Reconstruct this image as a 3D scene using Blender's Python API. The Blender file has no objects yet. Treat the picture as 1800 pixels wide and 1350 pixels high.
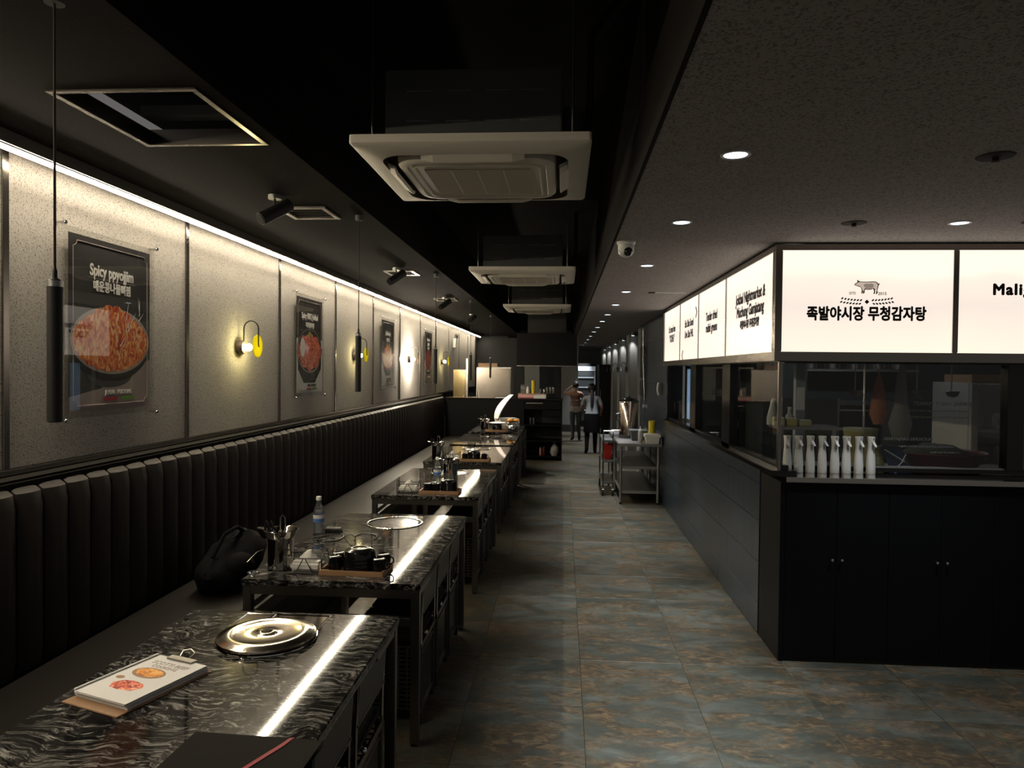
import bpy, bmesh, math, random
from mathutils import Vector, Matrix
random.seed(5)
R = math.radians
S = bpy.context.scene
C = S.collection

# ------------------------------------------------------------------ camera
cam = bpy.data.cameras.new('camera'); cam.lens = 25.36; cam.sensor_width = 36; cam.clip_start = .05
co = bpy.data.objects.new('camera', cam); C.objects.link(co)
rt, up, fw = Vector((.997435, .070787, .010605)), Vector((-.011969, .018877, .99975)), Vector((-.070569, .997313, -.019675))
co.matrix_world = Matrix(((rt.x, up.x, -fw.x, 0), (rt.y, up.y, -fw.y, 0), (rt.z, up.z, -fw.z, 1.73), (0, 0, 0, 1)))
S.camera = co
# ------------------------------------------------------------------ world, exposure
w = bpy.data.worlds.new('world'); S.world = w; w.use_nodes = True
w.node_tree.nodes['Background'].inputs[0].default_value = (1, .95, .88, 1)
w.node_tree.nodes['Background'].inputs[1].default_value = .12      # dusk light through the open shop front behind the camera
vs = S.view_settings
vs.view_transform = 'Standard'; vs.look = 'None'; vs.exposure = 0; vs.gamma = 1; vs.use_curve_mapping = False
S.cycles.use_denoising = True
S.cycles.max_bounces = 8; S.cycles.sample_clamp_indirect = 4; S.cycles.caustics_reflective = False; S.cycles.caustics_refractive = False

E_STRIP, E_SIGN, E_BULB = 135, 1.12, 150
DOWN_W, TRACK_W = 270, 210

def lamp(name, kind, loc, energy, color=(1, 1, 1), size=.05, target=None, angle=60, blend=.6, parent=None):
    l = bpy.data.lights.new(name, kind); l.energy = energy; l.color = color
    if kind == 'SPOT': l.spot_size = R(angle); l.spot_blend = blend; l.shadow_soft_size = size
    elif kind == 'POINT': l.shadow_soft_size = size
    o = bpy.data.objects.new(name, l); C.objects.link(o); o.location = loc
    if target is not None:
        d = Vector(target) - Vector(loc); o.rotation_euler = d.to_track_quat('-Z', 'Y').to_euler()
    if parent: o.parent = parent
    return o

# ------------------------------------------------------------------ materials
def nt(name):
    m = bpy.data.materials.new(name); m.use_nodes = True
    t = m.node_tree; b = t.nodes['Principled BSDF']
    return m, t, b
def mat(name, col, rough=.5, metal=0, bump=0, bscale=80, var=0, vscale=8, trans=0, spec=None, coat=0):
    m, t, b = nt(name)
    b.inputs['Base Color'].default_value = (*col, 1); b.inputs['Roughness'].default_value = rough; b.inputs['Metallic'].default_value = metal
    if spec is not None: b.inputs['Specular IOR Level'].default_value = spec
    if trans: b.inputs['Transmission Weight'].default_value = trans
    if coat: b.inputs['Coat Weight'].default_value = coat
    if bump or var:
        tc = t.nodes.new('ShaderNodeTexCoord')
    if bump:
        n = t.nodes.new('ShaderNodeTexNoise'); n.inputs['Scale'].default_value = bscale; n.inputs['Detail'].default_value = 4
        bp = t.nodes.new('ShaderNodeBump'); bp.inputs['Strength'].default_value = bump; bp.inputs['Distance'].default_value = .004
        t.links.new(tc.outputs['Object'], n.inputs['Vector']); t.links.new(n.outputs[0], bp.inputs['Height']); t.links.new(bp.outputs[0], b.inputs['Normal'])
    if var:
        n = t.nodes.new('ShaderNodeTexNoise'); n.inputs['Scale'].default_value = vscale; n.inputs['Detail'].default_value = 6
        r = t.nodes.new('ShaderNodeMix'); r.data_type = 'RGBA'
        r.inputs[6].default_value = (*[c * (1 - var) for c in col], 1); r.inputs[7].default_value = (*[min(1, c * (1 + var)) for c in col], 1)
        t.links.new(tc.outputs['Object'], n.inputs['Vector']); t.links.new(n.outputs[0], r.inputs[0]); t.links.new(r.outputs[2], b.inputs['Base Color'])
    return m
def emis(name, col, s):
    m, t, b = nt(name); b.inputs['Base Color'].default_value = (*col, 1)
    b.inputs['Emission Color'].default_value = (*col, 1); b.inputs['Emission Strength'].default_value = s
    return m
def ramp(t, stops):
    r = t.nodes.new('ShaderNodeValToRGB'); e = r.color_ramp.elements
    while len(e) < len(stops): e.new(.5)
    for el, (p, c) in zip(e, stops): el.position = p; el.color = (*c, 1)
    return r
def vmath(t, op, a, b):
    n = t.nodes.new('ShaderNodeVectorMath'); n.operation = op
    for i, v in ((0, a), (1, b)):
        if isinstance(v, tuple): n.inputs[i].default_value = v
        else: t.links.new(v, n.inputs[i])
    return n.outputs[0]
def noise(t, vec, scale, detail=5, rough=.5, dist=0):
    n = t.nodes.new('ShaderNodeTexNoise'); n.inputs['Scale'].default_value = scale; n.inputs['Detail'].default_value = detail
    n.inputs['Roughness'].default_value = rough; n.inputs['Distortion'].default_value = dist
    t.links.new(vec, n.inputs['Vector']); return n
def mix(t, fac, a, b, blend='MIX'):
    m = t.nodes.new('ShaderNodeMix'); m.data_type = 'RGBA'; m.blend_type = blend
    for i, v in ((0, fac), (6, a), (7, b)):
        if isinstance(v, (int, float)): m.inputs[i].default_value = v
        elif isinstance(v, tuple): m.inputs[i].default_value = (*v, 1)
        else: t.links.new(v, m.inputs[i])
    return m.outputs[2]

def slate():
    m, t, b = nt('slate_tile')
    g = t.nodes.new('ShaderNodeNewGeometry'); oi = t.nodes.new('ShaderNodeObjectInfo')
    mul = t.nodes.new('ShaderNodeMath'); mul.operation = 'MULTIPLY'; mul.inputs[1].default_value = 37; t.links.new(oi.outputs['Random'], mul.inputs[0])
    cx = t.nodes.new('ShaderNodeCombineXYZ'); t.links.new(mul.outputs[0], cx.inputs[2]); t.links.new(mul.outputs[0], cx.inputs[0])
    v = vmath(t, 'ADD', vmath(t, 'MULTIPLY', g.outputs['Position'], (1, 1.9, 1)), cx.outputs[0])
    n1 = noise(t, v, 2.0, 10, .69, 1.0); n2 = noise(t, v, 2.9, 10, .70, 1.0); n3 = noise(t, v, 1.1, 7, .6, .6); n4 = noise(t, v, 13, 9, .66, 1.2)
    base = ramp(t, [(.3, (.020, .024, .020)), (.5, (.050, .057, .047)), (.72, (.12, .132, .116))]); t.links.new(n1.outputs[0], base.inputs[0])
    rust = ramp(t, [(.43, (0, 0, 0)), (.57, (.85, .85, .85))]); t.links.new(n2.outputs[0], rust.inputs[0])
    rc = ramp(t, [(.34, (.028, .025, .018)), (.5, (.078, .053, .029)), (.66, (.19, .132, .072))]); t.links.new(n4.outputs[0], rc.inputs[0])
    pale = ramp(t, [(.54, (0, 0, 0)), (.8, (.75, .75, .75))]); t.links.new(n3.outputs[0], pale.inputs[0])
    c = mix(t, rust.outputs[0], base.outputs[0], rc.outputs[0]); c = mix(t, pale.outputs[0], c, (.145, .147, .136))
    t.links.new(c, b.inputs['Base Color']); b.inputs['Roughness'].default_value = .42
    bp = t.nodes.new('ShaderNodeBump'); bp.inputs['Strength'].default_value = .25; bp.inputs['Distance'].default_value = .004
    t.links.new(n1.outputs[0], bp.inputs['Height']); t.links.new(bp.outputs[0], b.inputs['Normal'])
    return m
def granite():
    m, t, b = nt('black_granite')
    g = t.nodes.new('ShaderNodeNewGeometry'); p = g.outputs['Position']
    w1 = noise(t, p, 2.6, 3, .5); off = vmath(t, 'MULTIPLY', w1.outputs['Color'], (.5, .9, .3))
    v = vmath(t, 'ADD', vmath(t, 'MULTIPLY', p, (.55, 2.3, 1)), off)
    n = noise(t, v, 30, 10, .72, .5); msk = noise(t, p, 5, 3, .5, .8)
    r = ramp(t, [(.44, (.006, .006, .007)), (.505, (.03, .029, .028)), (.565, (.15, .145, .14)), (.69, (.5, .49, .47))]); t.links.new(n.outputs[0], r.inputs[0])
    mr = ramp(t, [(.30, (.3, .3, .3)), (.55, (1, 1, 1))]); t.links.new(msk.outputs[0], mr.inputs[0])
    t.links.new(mix(t, 1.0, r.outputs[0], mr.outputs[0], 'MULTIPLY'), b.inputs['Base Color'])
    b.inputs['Roughness'].default_value = .045
    return m
def stucco(name, lo, hi, pit, scale=150, bump=.5, thr=.42):
    m, t, b = nt(name)
    g = t.nodes.new('ShaderNodeNewGeometry'); p = g.outputs['Position']
    n = noise(t, p, scale, 3, .55); big = noise(t, p, 2.2, 4, .5); md = noise(t, p, 9, 3, .5)
    c = mix(t, big.outputs[0], lo, hi)
    r = ramp(t, [(thr - .07, (1, 1, 1)), (thr, (0, 0, 0))]); t.links.new(n.outputs[0], r.inputs[0])
    c = mix(t, r.outputs[0], c, pit)
    t.links.new(c, b.inputs['Base Color']); b.inputs['Roughness'].default_value = .9
    bp = t.nodes.new('ShaderNodeBump'); bp.inputs['Strength'].default_value = bump; bp.inputs['Distance'].default_value = .003
    t.links.new(n.outputs[0], bp.inputs['Height']); t.links.new(bp.outputs[0], b.inputs['Normal'])
    return m
def thin_glass(name, tint=(1, 1, 1), ior=1.5, rough=0, cap=1):
    m, t, b = nt(name); t.nodes.remove(b)
    o = t.nodes['Material Output']; tr = t.nodes.new('ShaderNodeBsdfTransparent'); tr.inputs[0].default_value = (*tint, 1)
    gl = t.nodes.new('ShaderNodeBsdfGlossy'); gl.inputs['Roughness'].default_value = rough
    f = t.nodes.new('ShaderNodeFresnel'); f.inputs[0].default_value = ior; ms = t.nodes.new('ShaderNodeMixShader')
    ge = t.nodes.new('ShaderNodeNewGeometry'); iv = t.nodes.new('ShaderNodeMath'); iv.operation = 'SUBTRACT'; iv.inputs[0].default_value = 1; t.links.new(ge.outputs['Backfacing'], iv.inputs[1])
    mn = t.nodes.new('ShaderNodeMath'); mn.operation = 'MINIMUM'; mn.inputs[1].default_value = cap; t.links.new(f.outputs[0], mn.inputs[0])
    mu = t.nodes.new('ShaderNodeMath'); mu.operation = 'MULTIPLY'; t.links.new(mn.outputs[0], mu.inputs[0]); t.links.new(iv.outputs[0], mu.inputs[1])
    t.links.new(mu.outputs[0], ms.inputs[0]); t.links.new(tr.outputs[0], ms.inputs[1]); t.links.new(gl.outputs[0], ms.inputs[2]); t.links.new(ms.outputs[0], o.inputs[0])
    return m
def pet():
    m, t, b = nt('clear_pet'); t.nodes.remove(b); o = t.nodes['Material Output']
    tr = t.nodes.new('ShaderNodeBsdfTransparent'); tr.inputs[0].default_value = (.95, .97, 1, 1); gl = t.nodes.new('ShaderNodeBsdfGlossy'); gl.inputs['Roughness'].default_value = .06
    lw = t.nodes.new('ShaderNodeLayerWeight'); lw.inputs[0].default_value = .35; df = t.nodes.new('ShaderNodeBsdfDiffuse'); df.inputs[0].default_value = (.75, .8, .85, 1)
    a = t.nodes.new('ShaderNodeMixShader'); a.inputs[0].default_value = .07; c = t.nodes.new('ShaderNodeMixShader')
    t.links.new(tr.outputs[0], a.inputs[1]); t.links.new(df.outputs[0], a.inputs[2]); t.links.new(lw.outputs['Facing'], c.inputs[0]); t.links.new(a.outputs[0], c.inputs[1]); t.links.new(gl.outputs[0], c.inputs[2]); t.links.new(c.outputs[0], o.inputs[0]); return m
def lightbox_mat():
    m, t, b = nt('backlit_acrylic')
    tc = t.nodes.new('ShaderNodeNewGeometry'); sp = t.nodes.new('ShaderNodeSeparateXYZ'); t.links.new(tc.outputs['Position'], sp.inputs[0])
    mr = t.nodes.new('ShaderNodeMapRange'); mr.inputs['From Min'].default_value = 1.85; mr.inputs['From Max'].default_value = 2.45; t.links.new(sp.outputs[2], mr.inputs[0])
    n = noise(t, tc.outputs['Position'], 2.2, 2)
    ad = t.nodes.new('ShaderNodeMath'); ad.operation = 'MULTIPLY_ADD'; ad.inputs[1].default_value = .35; t.links.new(n.outputs[0], ad.inputs[0]); t.links.new(mr.outputs[0], ad.inputs[2])
    r = ramp(t, [(.12, (1, .87, .7)), (.42, (.93, .79, .66)), (.65, (.83, .72, .64)), (.92, (.92, .8, .68)), (1, (1, .9, .76))]); t.links.new(ad.outputs[0], r.inputs[0])
    t.links.new(r.outputs[0], b.inputs['Emission Color']); b.inputs['Emission Strength'].default_value = E_SIGN
    b.inputs['Base Color'].default_value = (.3, .3, .3, 1); b.inputs['Roughness'].default_value = .25
    return m
def food(name, cols, scale=40, stretch=(1, 1, 1)):
    m, t, b = nt(name)
    tc = t.nodes.new('ShaderNodeTexCoord'); v = vmath(t, 'MULTIPLY', tc.outputs['Object'], stretch)
    n = noise(t, v, scale, 4, .6, 2.2); k = len(cols)
    r = ramp(t, [(.36 + .28 * i / (k - 1), c) for i, c in enumerate(cols)]); t.links.new(n.outputs[0], r.inputs[0])
    t.links.new(r.outputs[0], b.inputs['Base Color']); b.inputs['Roughness'].default_value = .6
    return m
def leather():
    return mat('brown_black_leather', (.0085, .0062, .0052), .36, bump=.12, bscale=120)
def ribbed_tile():
    m, t, b = nt('navy_glazed_tile')
    g = t.nodes.new('ShaderNodeNewGeometry'); v = vmath(t, 'MULTIPLY', g.outputs['Position'], (1, 1, .06)); n = noise(t, v, 32, 4, .6)
    r = ramp(t, [(.3, (.012, .019, .029)), (.7, (.026, .038, .054))]); t.links.new(n.outputs[0], r.inputs[0]); t.links.new(r.outputs[0], b.inputs['Base Color'])
    bp = t.nodes.new('ShaderNodeBump'); bp.inputs['Strength'].default_value = .35; bp.inputs['Distance'].default_value = .006
    t.links.new(n.outputs[0], bp.inputs['Height']); t.links.new(bp.outputs[0], b.inputs['Normal']); b.inputs['Roughness'].default_value = .3; b.inputs['Specular IOR Level'].default_value = .5
    return m

M = {}
M['slate'] = slate(); M['granite'] = granite(); M['lightbox'] = lightbox_mat(); M['leather'] = leather(); M['navy'] = ribbed_tile(); M['cap_vinyl'] = mat('matte_dark_vinyl', (.012, .010, .009), .75, spec=.15); M['back_leather'] = mat('brown_leather_back', (.022, .017, .015), .58, bump=.12, bscale=120, spec=.3)
M['stucco'] = stucco('taupe_stucco', (.46, .43, .395), (.56, .53, .49), (.22, .205, .185), 165, .6, .455)
M['spray'] = stucco('dark_sprayed_ceiling', (.36, .325, .31), (.44, .40, .385), (.18, .163, .155), 125, .8, .47)
M['black_ceiling'] = mat('black_paint', (.010, .0082, .0078), .85, bump=.3, bscale=60, spec=.08)
M['matte_black'] = mat('matte_black', (.012, .012, .012), .6)
M['black_plastic'] = mat('black_plastic', (.01, .01, .011), .3)
M['gloss_black'] = mat('gloss_black_melamine', (.006, .006, .007), .16)
M['cabinet_black'] = mat('black_laminate', (.0045, .005, .006), .5, var=.3, vscale=3, spec=.1)
M['grout'] = mat('dark_grout', (.02, .02, .019), .9)
M['navy_grout'] = mat('pale_joint', (.06, .07, .08), .8)
M['steel'] = mat('brushed_steel', (.55, .52, .48), .28, 1)
M['brown_steel'] = mat('brown_tinted_steel', (.30, .27, .24), .24, 1)
M['dark_steel'] = mat('black_steel_frame', (.30, .28, .26), .26, 1)
M['mirror_steel'] = mat('polished_steel', (.72, .69, .64), .07, 1)
M['satin_steel'] = mat('satin_golden_steel', (.60, .53, .44), .15, 1)
M['brown_mirror'] = mat('brown_mirror_steel', (.42, .37, .33), .06, 1)
M['aged_steel'] = mat('dull_stainless', (.42, .42, .41), .38, 1, var=.2, vscale=5)
M['hvac'] = mat('cream_hvac_plastic', (.90, .84, .72), .55)
M['hvac_grille'] = mat('beige_mesh_grille', (.62, .55, .44), .8, bump=.6, bscale=500)
M['gray_sheet'] = mat('grey_sheet_metal', (.10, .105, .105), .6, .2)
M['white_plastic'] = mat('white_plastic', (.78, .79, .77), .38)
M['white_paper'] = mat('white_paper', (.80, .79, .80), .7)
M['tissue'] = mat('tissue', (.82, .80, .76), .9, bump=.4, bscale=60)
M['cork_wood'] = mat('brown_hardboard', (.33, .19, .10), .6, var=.2, vscale=30)
M['tray_wood'] = mat('tan_wood', (.36, .21, .11), .5, var=.25, vscale=14)
M['print_black'] = mat('poster_black', (.014, .013, .014), .5)
M['print_white'] = mat('printed_white', (.85, .84, .82), .6)
M['print_gray'] = mat('printed_taupe', (.40, .33, .31), .6, var=.15, vscale=6)
M['print_slate'] = mat('printed_slate', (.06, .062, .058), .6, var=.4, vscale=20)
M['print_red'] = mat('printed_red', (.45, .03, .05), .6)
M['print_green'] = mat('printed_green', (.16, .4, .04), .6)
M['print_pink'] = mat('printed_pink', (.75, .45, .45), .6)
M['ink'] = mat('black_ink', (.006, .005, .005), .7)
M['pig_tan'] = emis('backlit_tan_print', (.62, .50, .42), .75)
M['pig_gray'] = emis('backlit_grey_print', (.36, .29, .25), .6)
M['acrylic'] = thin_glass('clear_acrylic', (.99, .99, .985), 1.6, 0, .17)
M['glass'] = thin_glass('window_glass', (.93, .94, .94), 1.6)
M['bottle'] = pet()
M['strip'] = emis('warm_led_strip', (1, .865, .64), E_STRIP)
M['bulb'] = emis('warm_bulb', (1, .86, .42), E_BULB)
M['bulb_white'] = emis('white_bulb', (1, .86, .66), E_BULB * 18)
M['led_white'] = emis('cool_led', (.82, .92, 1), 3.2)
M['led_dim'] = emis('dim_led', (.9, .95, 1), .7)
M['bluescreen'] = emis('blue_white_screen', (.35, .6, .95), .55)
M['yellow_disc'] = None
M['navy_fabric'] = mat('black_nylon', (.0025, .0025, .0035), .85, bump=.5, bscale=90, spec=.1)
M['folder'] = mat('black_leatherette', (.006, .0045, .0045), .65, bump=.2, bscale=300, spec=.06)
M['red_ribbon'] = mat('red_ribbon', (.32, .012, .03), .6)
M['red_plastic'] = mat('red_plastic', (.5, .02, .015), .4)
M['maroon'] = mat('maroon_plastic', (.10, .008, .012), .4)
M['yellow_cup'] = mat('yellow_paper_cup', (.62, .50, .03), .5, var=.3, vscale=30)
M['orange'] = mat('orange_wrap', (.8, .36, .03), .5)
M['blue_label'] = mat('blue_label', (.10, .22, .55), .4)
M['smoke_plastic'] = mat('smoky_grey_plastic', (.12, .13, .14), .3)
M['foil'] = mat('crinkled_foil', (.85, .85, .88), .22, 1, bump=1, bscale=60)
M['bag_yellow'] = mat('yellow_film', (.5, .45, .16), .5, bump=.6, bscale=30)
M['pale_green'] = mat('pale_green_box', (.5, .52, .28), .6)
M['kitchen_wall'] = mat('grey_kitchen_tile', (.07, .078, .08), .4, var=.25, vscale=4)
M['fridge_white'] = mat('white_fridge_enamel', (.55, .53, .46), .45)
M['gray_wall'] = mat('grey_plaster', (.17, .178, .175), .85, var=.12, vscale=3)
M['dark_wall'] = mat('charcoal_plaster', (.016, .0165, .018), .8, var=.2, vscale=3)
M['knob'] = mat('chrome_knob', (.7, .7, .7), .15, 1)
M['copper_urn'] = mat('rosy_steel', (.62, .53, .47), .16, 1)
M['reflected_letter'] = mat('reflected_letter_grey', (.26, .27, .27), .7)  # grey of the reflected wall lettering painted on the front pane
M['salmon'] = mat('salmon_cloth', (.5, .2, .12), .8, var=.3, vscale=40)
M['white_open_box'] = mat('cream_plastic', (.84, .74, .66), .45)
M['food_noodle'] = food('noodle_print', [(.35, .03, .01), (.8, .12, .02), (.95, .38, .08), (1, .72, .4)], 26, (1, 1, .55))
M['food_rib'] = food('rib_print', [(.12, .015, .01), (.6, .05, .03), (.9, .2, .1), (1, .6, .4)], 34)
M['food_fry'] = food('fries_print', [(.4, .07, .01), (.8, .28, .03), (.95, .48, .09), (1, .66, .25)], 22, (1, 2.2, .45))
M['food_red'] = food('red_meat_print', [(.08, .01, .01), (.45, .05, .03), (.7, .14, .08)], 36, (1, 1, .5))
M['skin'] = mat('skin', (.22, .11, .07), .6)
M['hair'] = mat('black_hair', (.009, .008, .01), .5)
M['shirt'] = mat('grey_shirt', (.30, .32, .35), .85, bump=.3, bscale=20)
M['trouser'] = mat('black_trousers', (.004, .004, .005), .9, spec=.1)
M['brown_top'] = mat('brown_top', (.11, .05, .03), .85, bump=.3, bscale=20)
M['denim'] = mat('dark_denim', (.035, .042, .05), .85)
M['grey_cloth'] = mat('pale_grey_cloth', (.2, .2, .2), .85)
def disc_mat(name, col, k):
    m, t, b = nt(name); t.nodes.remove(b); o = t.nodes['Material Output']
    d = t.nodes.new('ShaderNodeBsdfDiffuse'); d.inputs[0].default_value = (*col, 1); tr = t.nodes.new('ShaderNodeBsdfTranslucent'); tr.inputs[0].default_value = (*col, 1)
    ms = t.nodes.new('ShaderNodeMixShader'); ms.inputs[0].default_value = k
    t.links.new(d.outputs[0], ms.inputs[1]); t.links.new(tr.outputs[0], ms.inputs[2]); t.links.new(ms.outputs[0], o.inputs[0]); return m
M['yellow_disc'] = disc_mat('lime_yellow_acrylic', (.85, .80, .10), .6)
M['white_disc'] = disc_mat('opal_acrylic', (.95, .85, .72), .6)

# ------------------------------------------------------------------ mesh helpers
class G:
    def __init__(s): s.bm = bmesh.new()
    def box(s, x0, y0, z0, x1, y1, z1, bev=0, seg=2):
        v = [s.bm.verts.new(p) for p in ((x0,y0,z0),(x1,y0,z0),(x1,y1,z0),(x0,y1,z0),(x0,y0,z1),(x1,y0,z1),(x1,y1,z1),(x0,y1,z1))]
        f = [s.bm.faces.new([v[i] for i in q]) for q in ((3,2,1,0),(4,5,6,7),(0,1,5,4),(1,2,6,5),(2,3,7,6),(3,0,4,7))]
        if bev:
            ed = list({e for q in f for e in q.edges})
            bmesh.ops.bevel(s.bm, geom=ed, offset=bev, segments=seg, affect='EDGES', clamp_overlap=True)
        return s
    def rings(s, rings, cap0=True, cap1=True, closed=True):
        vs = [[s.bm.verts.new(p) for p in r] for r in rings]; n = len(rings[0])
        for a, b in zip(vs, vs[1:]):
            for i in range(n if closed else n - 1):
                j = (i + 1) % n; s.bm.faces.new((a[i], a[j], b[j], b[i]))
        if cap0: s.bm.faces.new(vs[0][::-1])
        if cap1: s.bm.faces.new(vs[-1])
        return s
    def cyl(s, p, q, r, r2=None, n=16, caps=True):
        p, q = Vector(p), Vector(q); r2 = r if r2 is None else r2; d = (q - p).normalized()
        a = d.orthogonal().normalized(); b = d.cross(a)
        ring = lambda c, r: [c + a * (r * math.cos(2*math.pi*i/n)) + b * (r * math.sin(2*math.pi*i/n)) for i in range(n)]
        return s.rings([ring(p, r), ring(q, r2)], caps, caps)
    def tube(s, pts, r, n=6):
        pts = [Vector(p) for p in pts]; rs = []
        a = None
        for i, p in enumerate(pts):
            d = (pts[min(i+1, len(pts)-1)] - pts[max(i-1, 0)]).normalized()
            a = d.orthogonal().normalized() if a is None else (a - d * a.dot(d)).normalized()
            b = d.cross(a); rs.append([p + a*(r*math.cos(2*math.pi*k/n)) + b*(r*math.sin(2*math.pi*k/n)) for k in range(n)])
        return s.rings(rs)
    def lathe(s, prof, n=24, c=(0, 0, 0), axis='z', caps=True):
        def P(r, h, k):
            u, v = r*math.cos(2*math.pi*k/n), r*math.sin(2*math.pi*k/n)
            q = (u, v, h) if axis == 'z' else (h, u, v) if axis == 'x' else (v, h, u)
            return Vector(c) + Vector(q)
        return s.rings([[P(r, h, k) for k in range(n)] for r, h in prof], caps, caps)
    def ball(s, c, r, n=12, sc=(1, 1, 1)):
        bmesh.ops.create_uvsphere(s.bm, u_segments=n, v_segments=max(6, n*2//3), radius=r, matrix=Matrix.Translation(c) @ Matrix.Diagonal((*sc, 1))); return s
    def prism(s, pts, off):
        pts = [Vector(p) for p in pts]; off = Vector(off); return s.rings([pts, [p + off for p in pts]])
    def out(s, name, m, parent=None, smooth=False, loc=None, mtx=None, fix=True):
        bm = s.bm
        if fix: bmesh.ops.recalc_face_normals(bm, faces=bm.faces)
        if smooth:
            for f in bm.faces: f.smooth = True
            for e in bm.edges: e.smooth = len(e.link_faces) == 2 and e.calc_face_angle(0) < .7
        me = bpy.data.meshes.new(name); bm.to_mesh(me); bm.free()
        ms = m if isinstance(m, (list, tuple)) else [m]
        for q in ms: me.materials.append(M[q] if isinstance(q, str) else q)
        return put(name, me, parent, loc, mtx)
def put(name, me, parent=None, loc=None, mtx=None):
    o = bpy.data.objects.new(name, me); C.objects.link(o)
    if parent: o.parent = parent
    if mtx is not None: o.matrix_basis = mtx
    elif loc is not None: o.location = loc
    return o
def box(name, m, a, b, parent=None, bev=0, seg=2): return G().box(*a, *b, bev, seg).out(name, m, parent)
def tag(o, label, cat, group=None):
    o['label'] = label; o['category'] = cat
    if group: o['group'] = group
    return o
def thing(name, label, cat, loc=(0, 0, 0), rot=0, group=None):
    o = bpy.data.objects.new(name, None); C.objects.link(o); o.location = loc; o.rotation_euler = (0, 0, rot); o.empty_display_size = .05
    return tag(o, label, cat, group)
def struct(o): o['kind'] = 'structure'; return o
def stuff(o): o['kind'] = 'stuff'; return o
def copy_tree(o, parent=None):
    c = o.copy(); C.objects.link(c)
    if parent: c.parent = parent
    for ch in o.children: copy_tree(ch, c)
    return c
def dup(o, loc, label, rot=None):
    c = copy_tree(o); c.location = loc
    if rot is not None: c.rotation_euler = (0, 0, rot)
    c['label'] = label; return c
def frame_mtx(o, ux, uy):
    ux, uy = Vector(ux), Vector(uy); uz = ux.cross(uy); o = Vector(o)
    return Matrix(((ux.x, uy.x, uz.x, o.x), (ux.y, uy.y, uz.y, o.y), (ux.z, uy.z, uz.z, o.z), (0, 0, 0, 1)))
def text(body, size, m, parent, o, ux, uy, bold=0, name='lettering', sx=1, align='CENTER', space=1, ext=.0006, shear=0):
    c = bpy.data.curves.new(name, 'FONT'); c.body = body; c.size = size; c.align_x = align; c.align_y = 'CENTER'
    c.offset = 0; c.extrude = ext; c.space_character = space; c.resolution_u = 3; c.shear = shear
    t = bpy.data.objects.new('tmp', c); me = bpy.data.meshes.new_from_object(t); bpy.data.objects.remove(t)
    me.materials.clear(); me.materials.append(M[m])
    if bold:
        bm = bmesh.new(); bm.from_mesh(me); src = list(bm.verts) + list(bm.edges) + list(bm.faces)
        for i in range(8):
            d = bmesh.ops.duplicate(bm, geom=src); v = [q for q in d['geom'] if isinstance(q, bmesh.types.BMVert)]
            bmesh.ops.translate(bm, verts=v, vec=(bold*math.cos(i*math.pi/4), bold*math.sin(i*math.pi/4), 3e-5*(i + 1)))
        bm.to_mesh(me); bm.free()
    ob = put(name, me, parent, mtx=frame_mtx(o, ux, uy) @ Matrix.Diagonal((sx, 1, 1, 1))); return ob
def plate(name, m, parent, pts, o, ux, uy, th=.0008):
    """flat printed shape: 2d outline on the plane through o spanned by ux, uy"""
    ux, uy, o = Vector(ux), Vector(uy), Vector(o); n = ux.cross(uy)
    return G().prism([o + ux*a + uy*b for a, b in pts], n*th).out(name, m, parent)
def ell(cx, cy, a, b, n=28, t0=0, t1=2*math.pi):
    full = abs(t1 - t0 - 2*math.pi) < 1e-6
    return [(cx + a*math.cos(t0 + (t1-t0)*i/(n if full else n-1)), cy + b*math.sin(t0 + (t1-t0)*i/(n if full else n-1))) for i in range(n)]
WL = ((0, 1, 0), (0, 0, 1))      # axes of print on the left wall
WF = ((1, 0, 0), (0, 0, 1))      # facing the camera
WS = ((0, -1, 0), (0, 0, 1))     # on the island's side, facing the aisle

# ------------------------------------------------------------------ floor
fl = struct(box('floor', 'grout', (-2.5, -3, -.06), (7, 27, -.004)))
tile_me = None
for ix in range(-4, 6):
    for iy in range(-2, 24):
        x, y = .12 + .6*ix, .1 + .6*iy
        if x < -1.7 or y > 12.0 or (x > 1.25 and y > 4.3) or x > 3.4 or (x > 1.25 and y < .6): continue
        if tile_me is None:
            o = G().box(.0012, .0012, -.004, .5988, .5988, 0, .0012, 1).out('tile', 'slate', fl, loc=(x, y, 0)); tile_me = o.data
        else: put('tile', tile_me, fl, (x, y, 0))
g = G()
for ix in range(-4, 3):
    for iy in range(20, 45):
        x, y = .12 + .6*ix, .1 + .6*iy
        if y >= 12.0 - 1e-6: g.box(x + .0012, y + .0012, -.004, min(x + .5988, 1.3), y + .5988, 0)
stuff(g.out('tiles', 'slate', fl))
g = G()
for ix in range(1, 11):
    for iy in range(-5, 8):
        x, y = .12 + .6*ix, .1 + .6*iy
        if (x > 3.4 or y < .6 - 1e-6) and y < 4.2 and x > 1.25: g.box(x + .0012, y + .0012, -.004, x + .5988, y + .5988, 0)
stuff(g.out('tiles', 'slate', fl))

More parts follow.
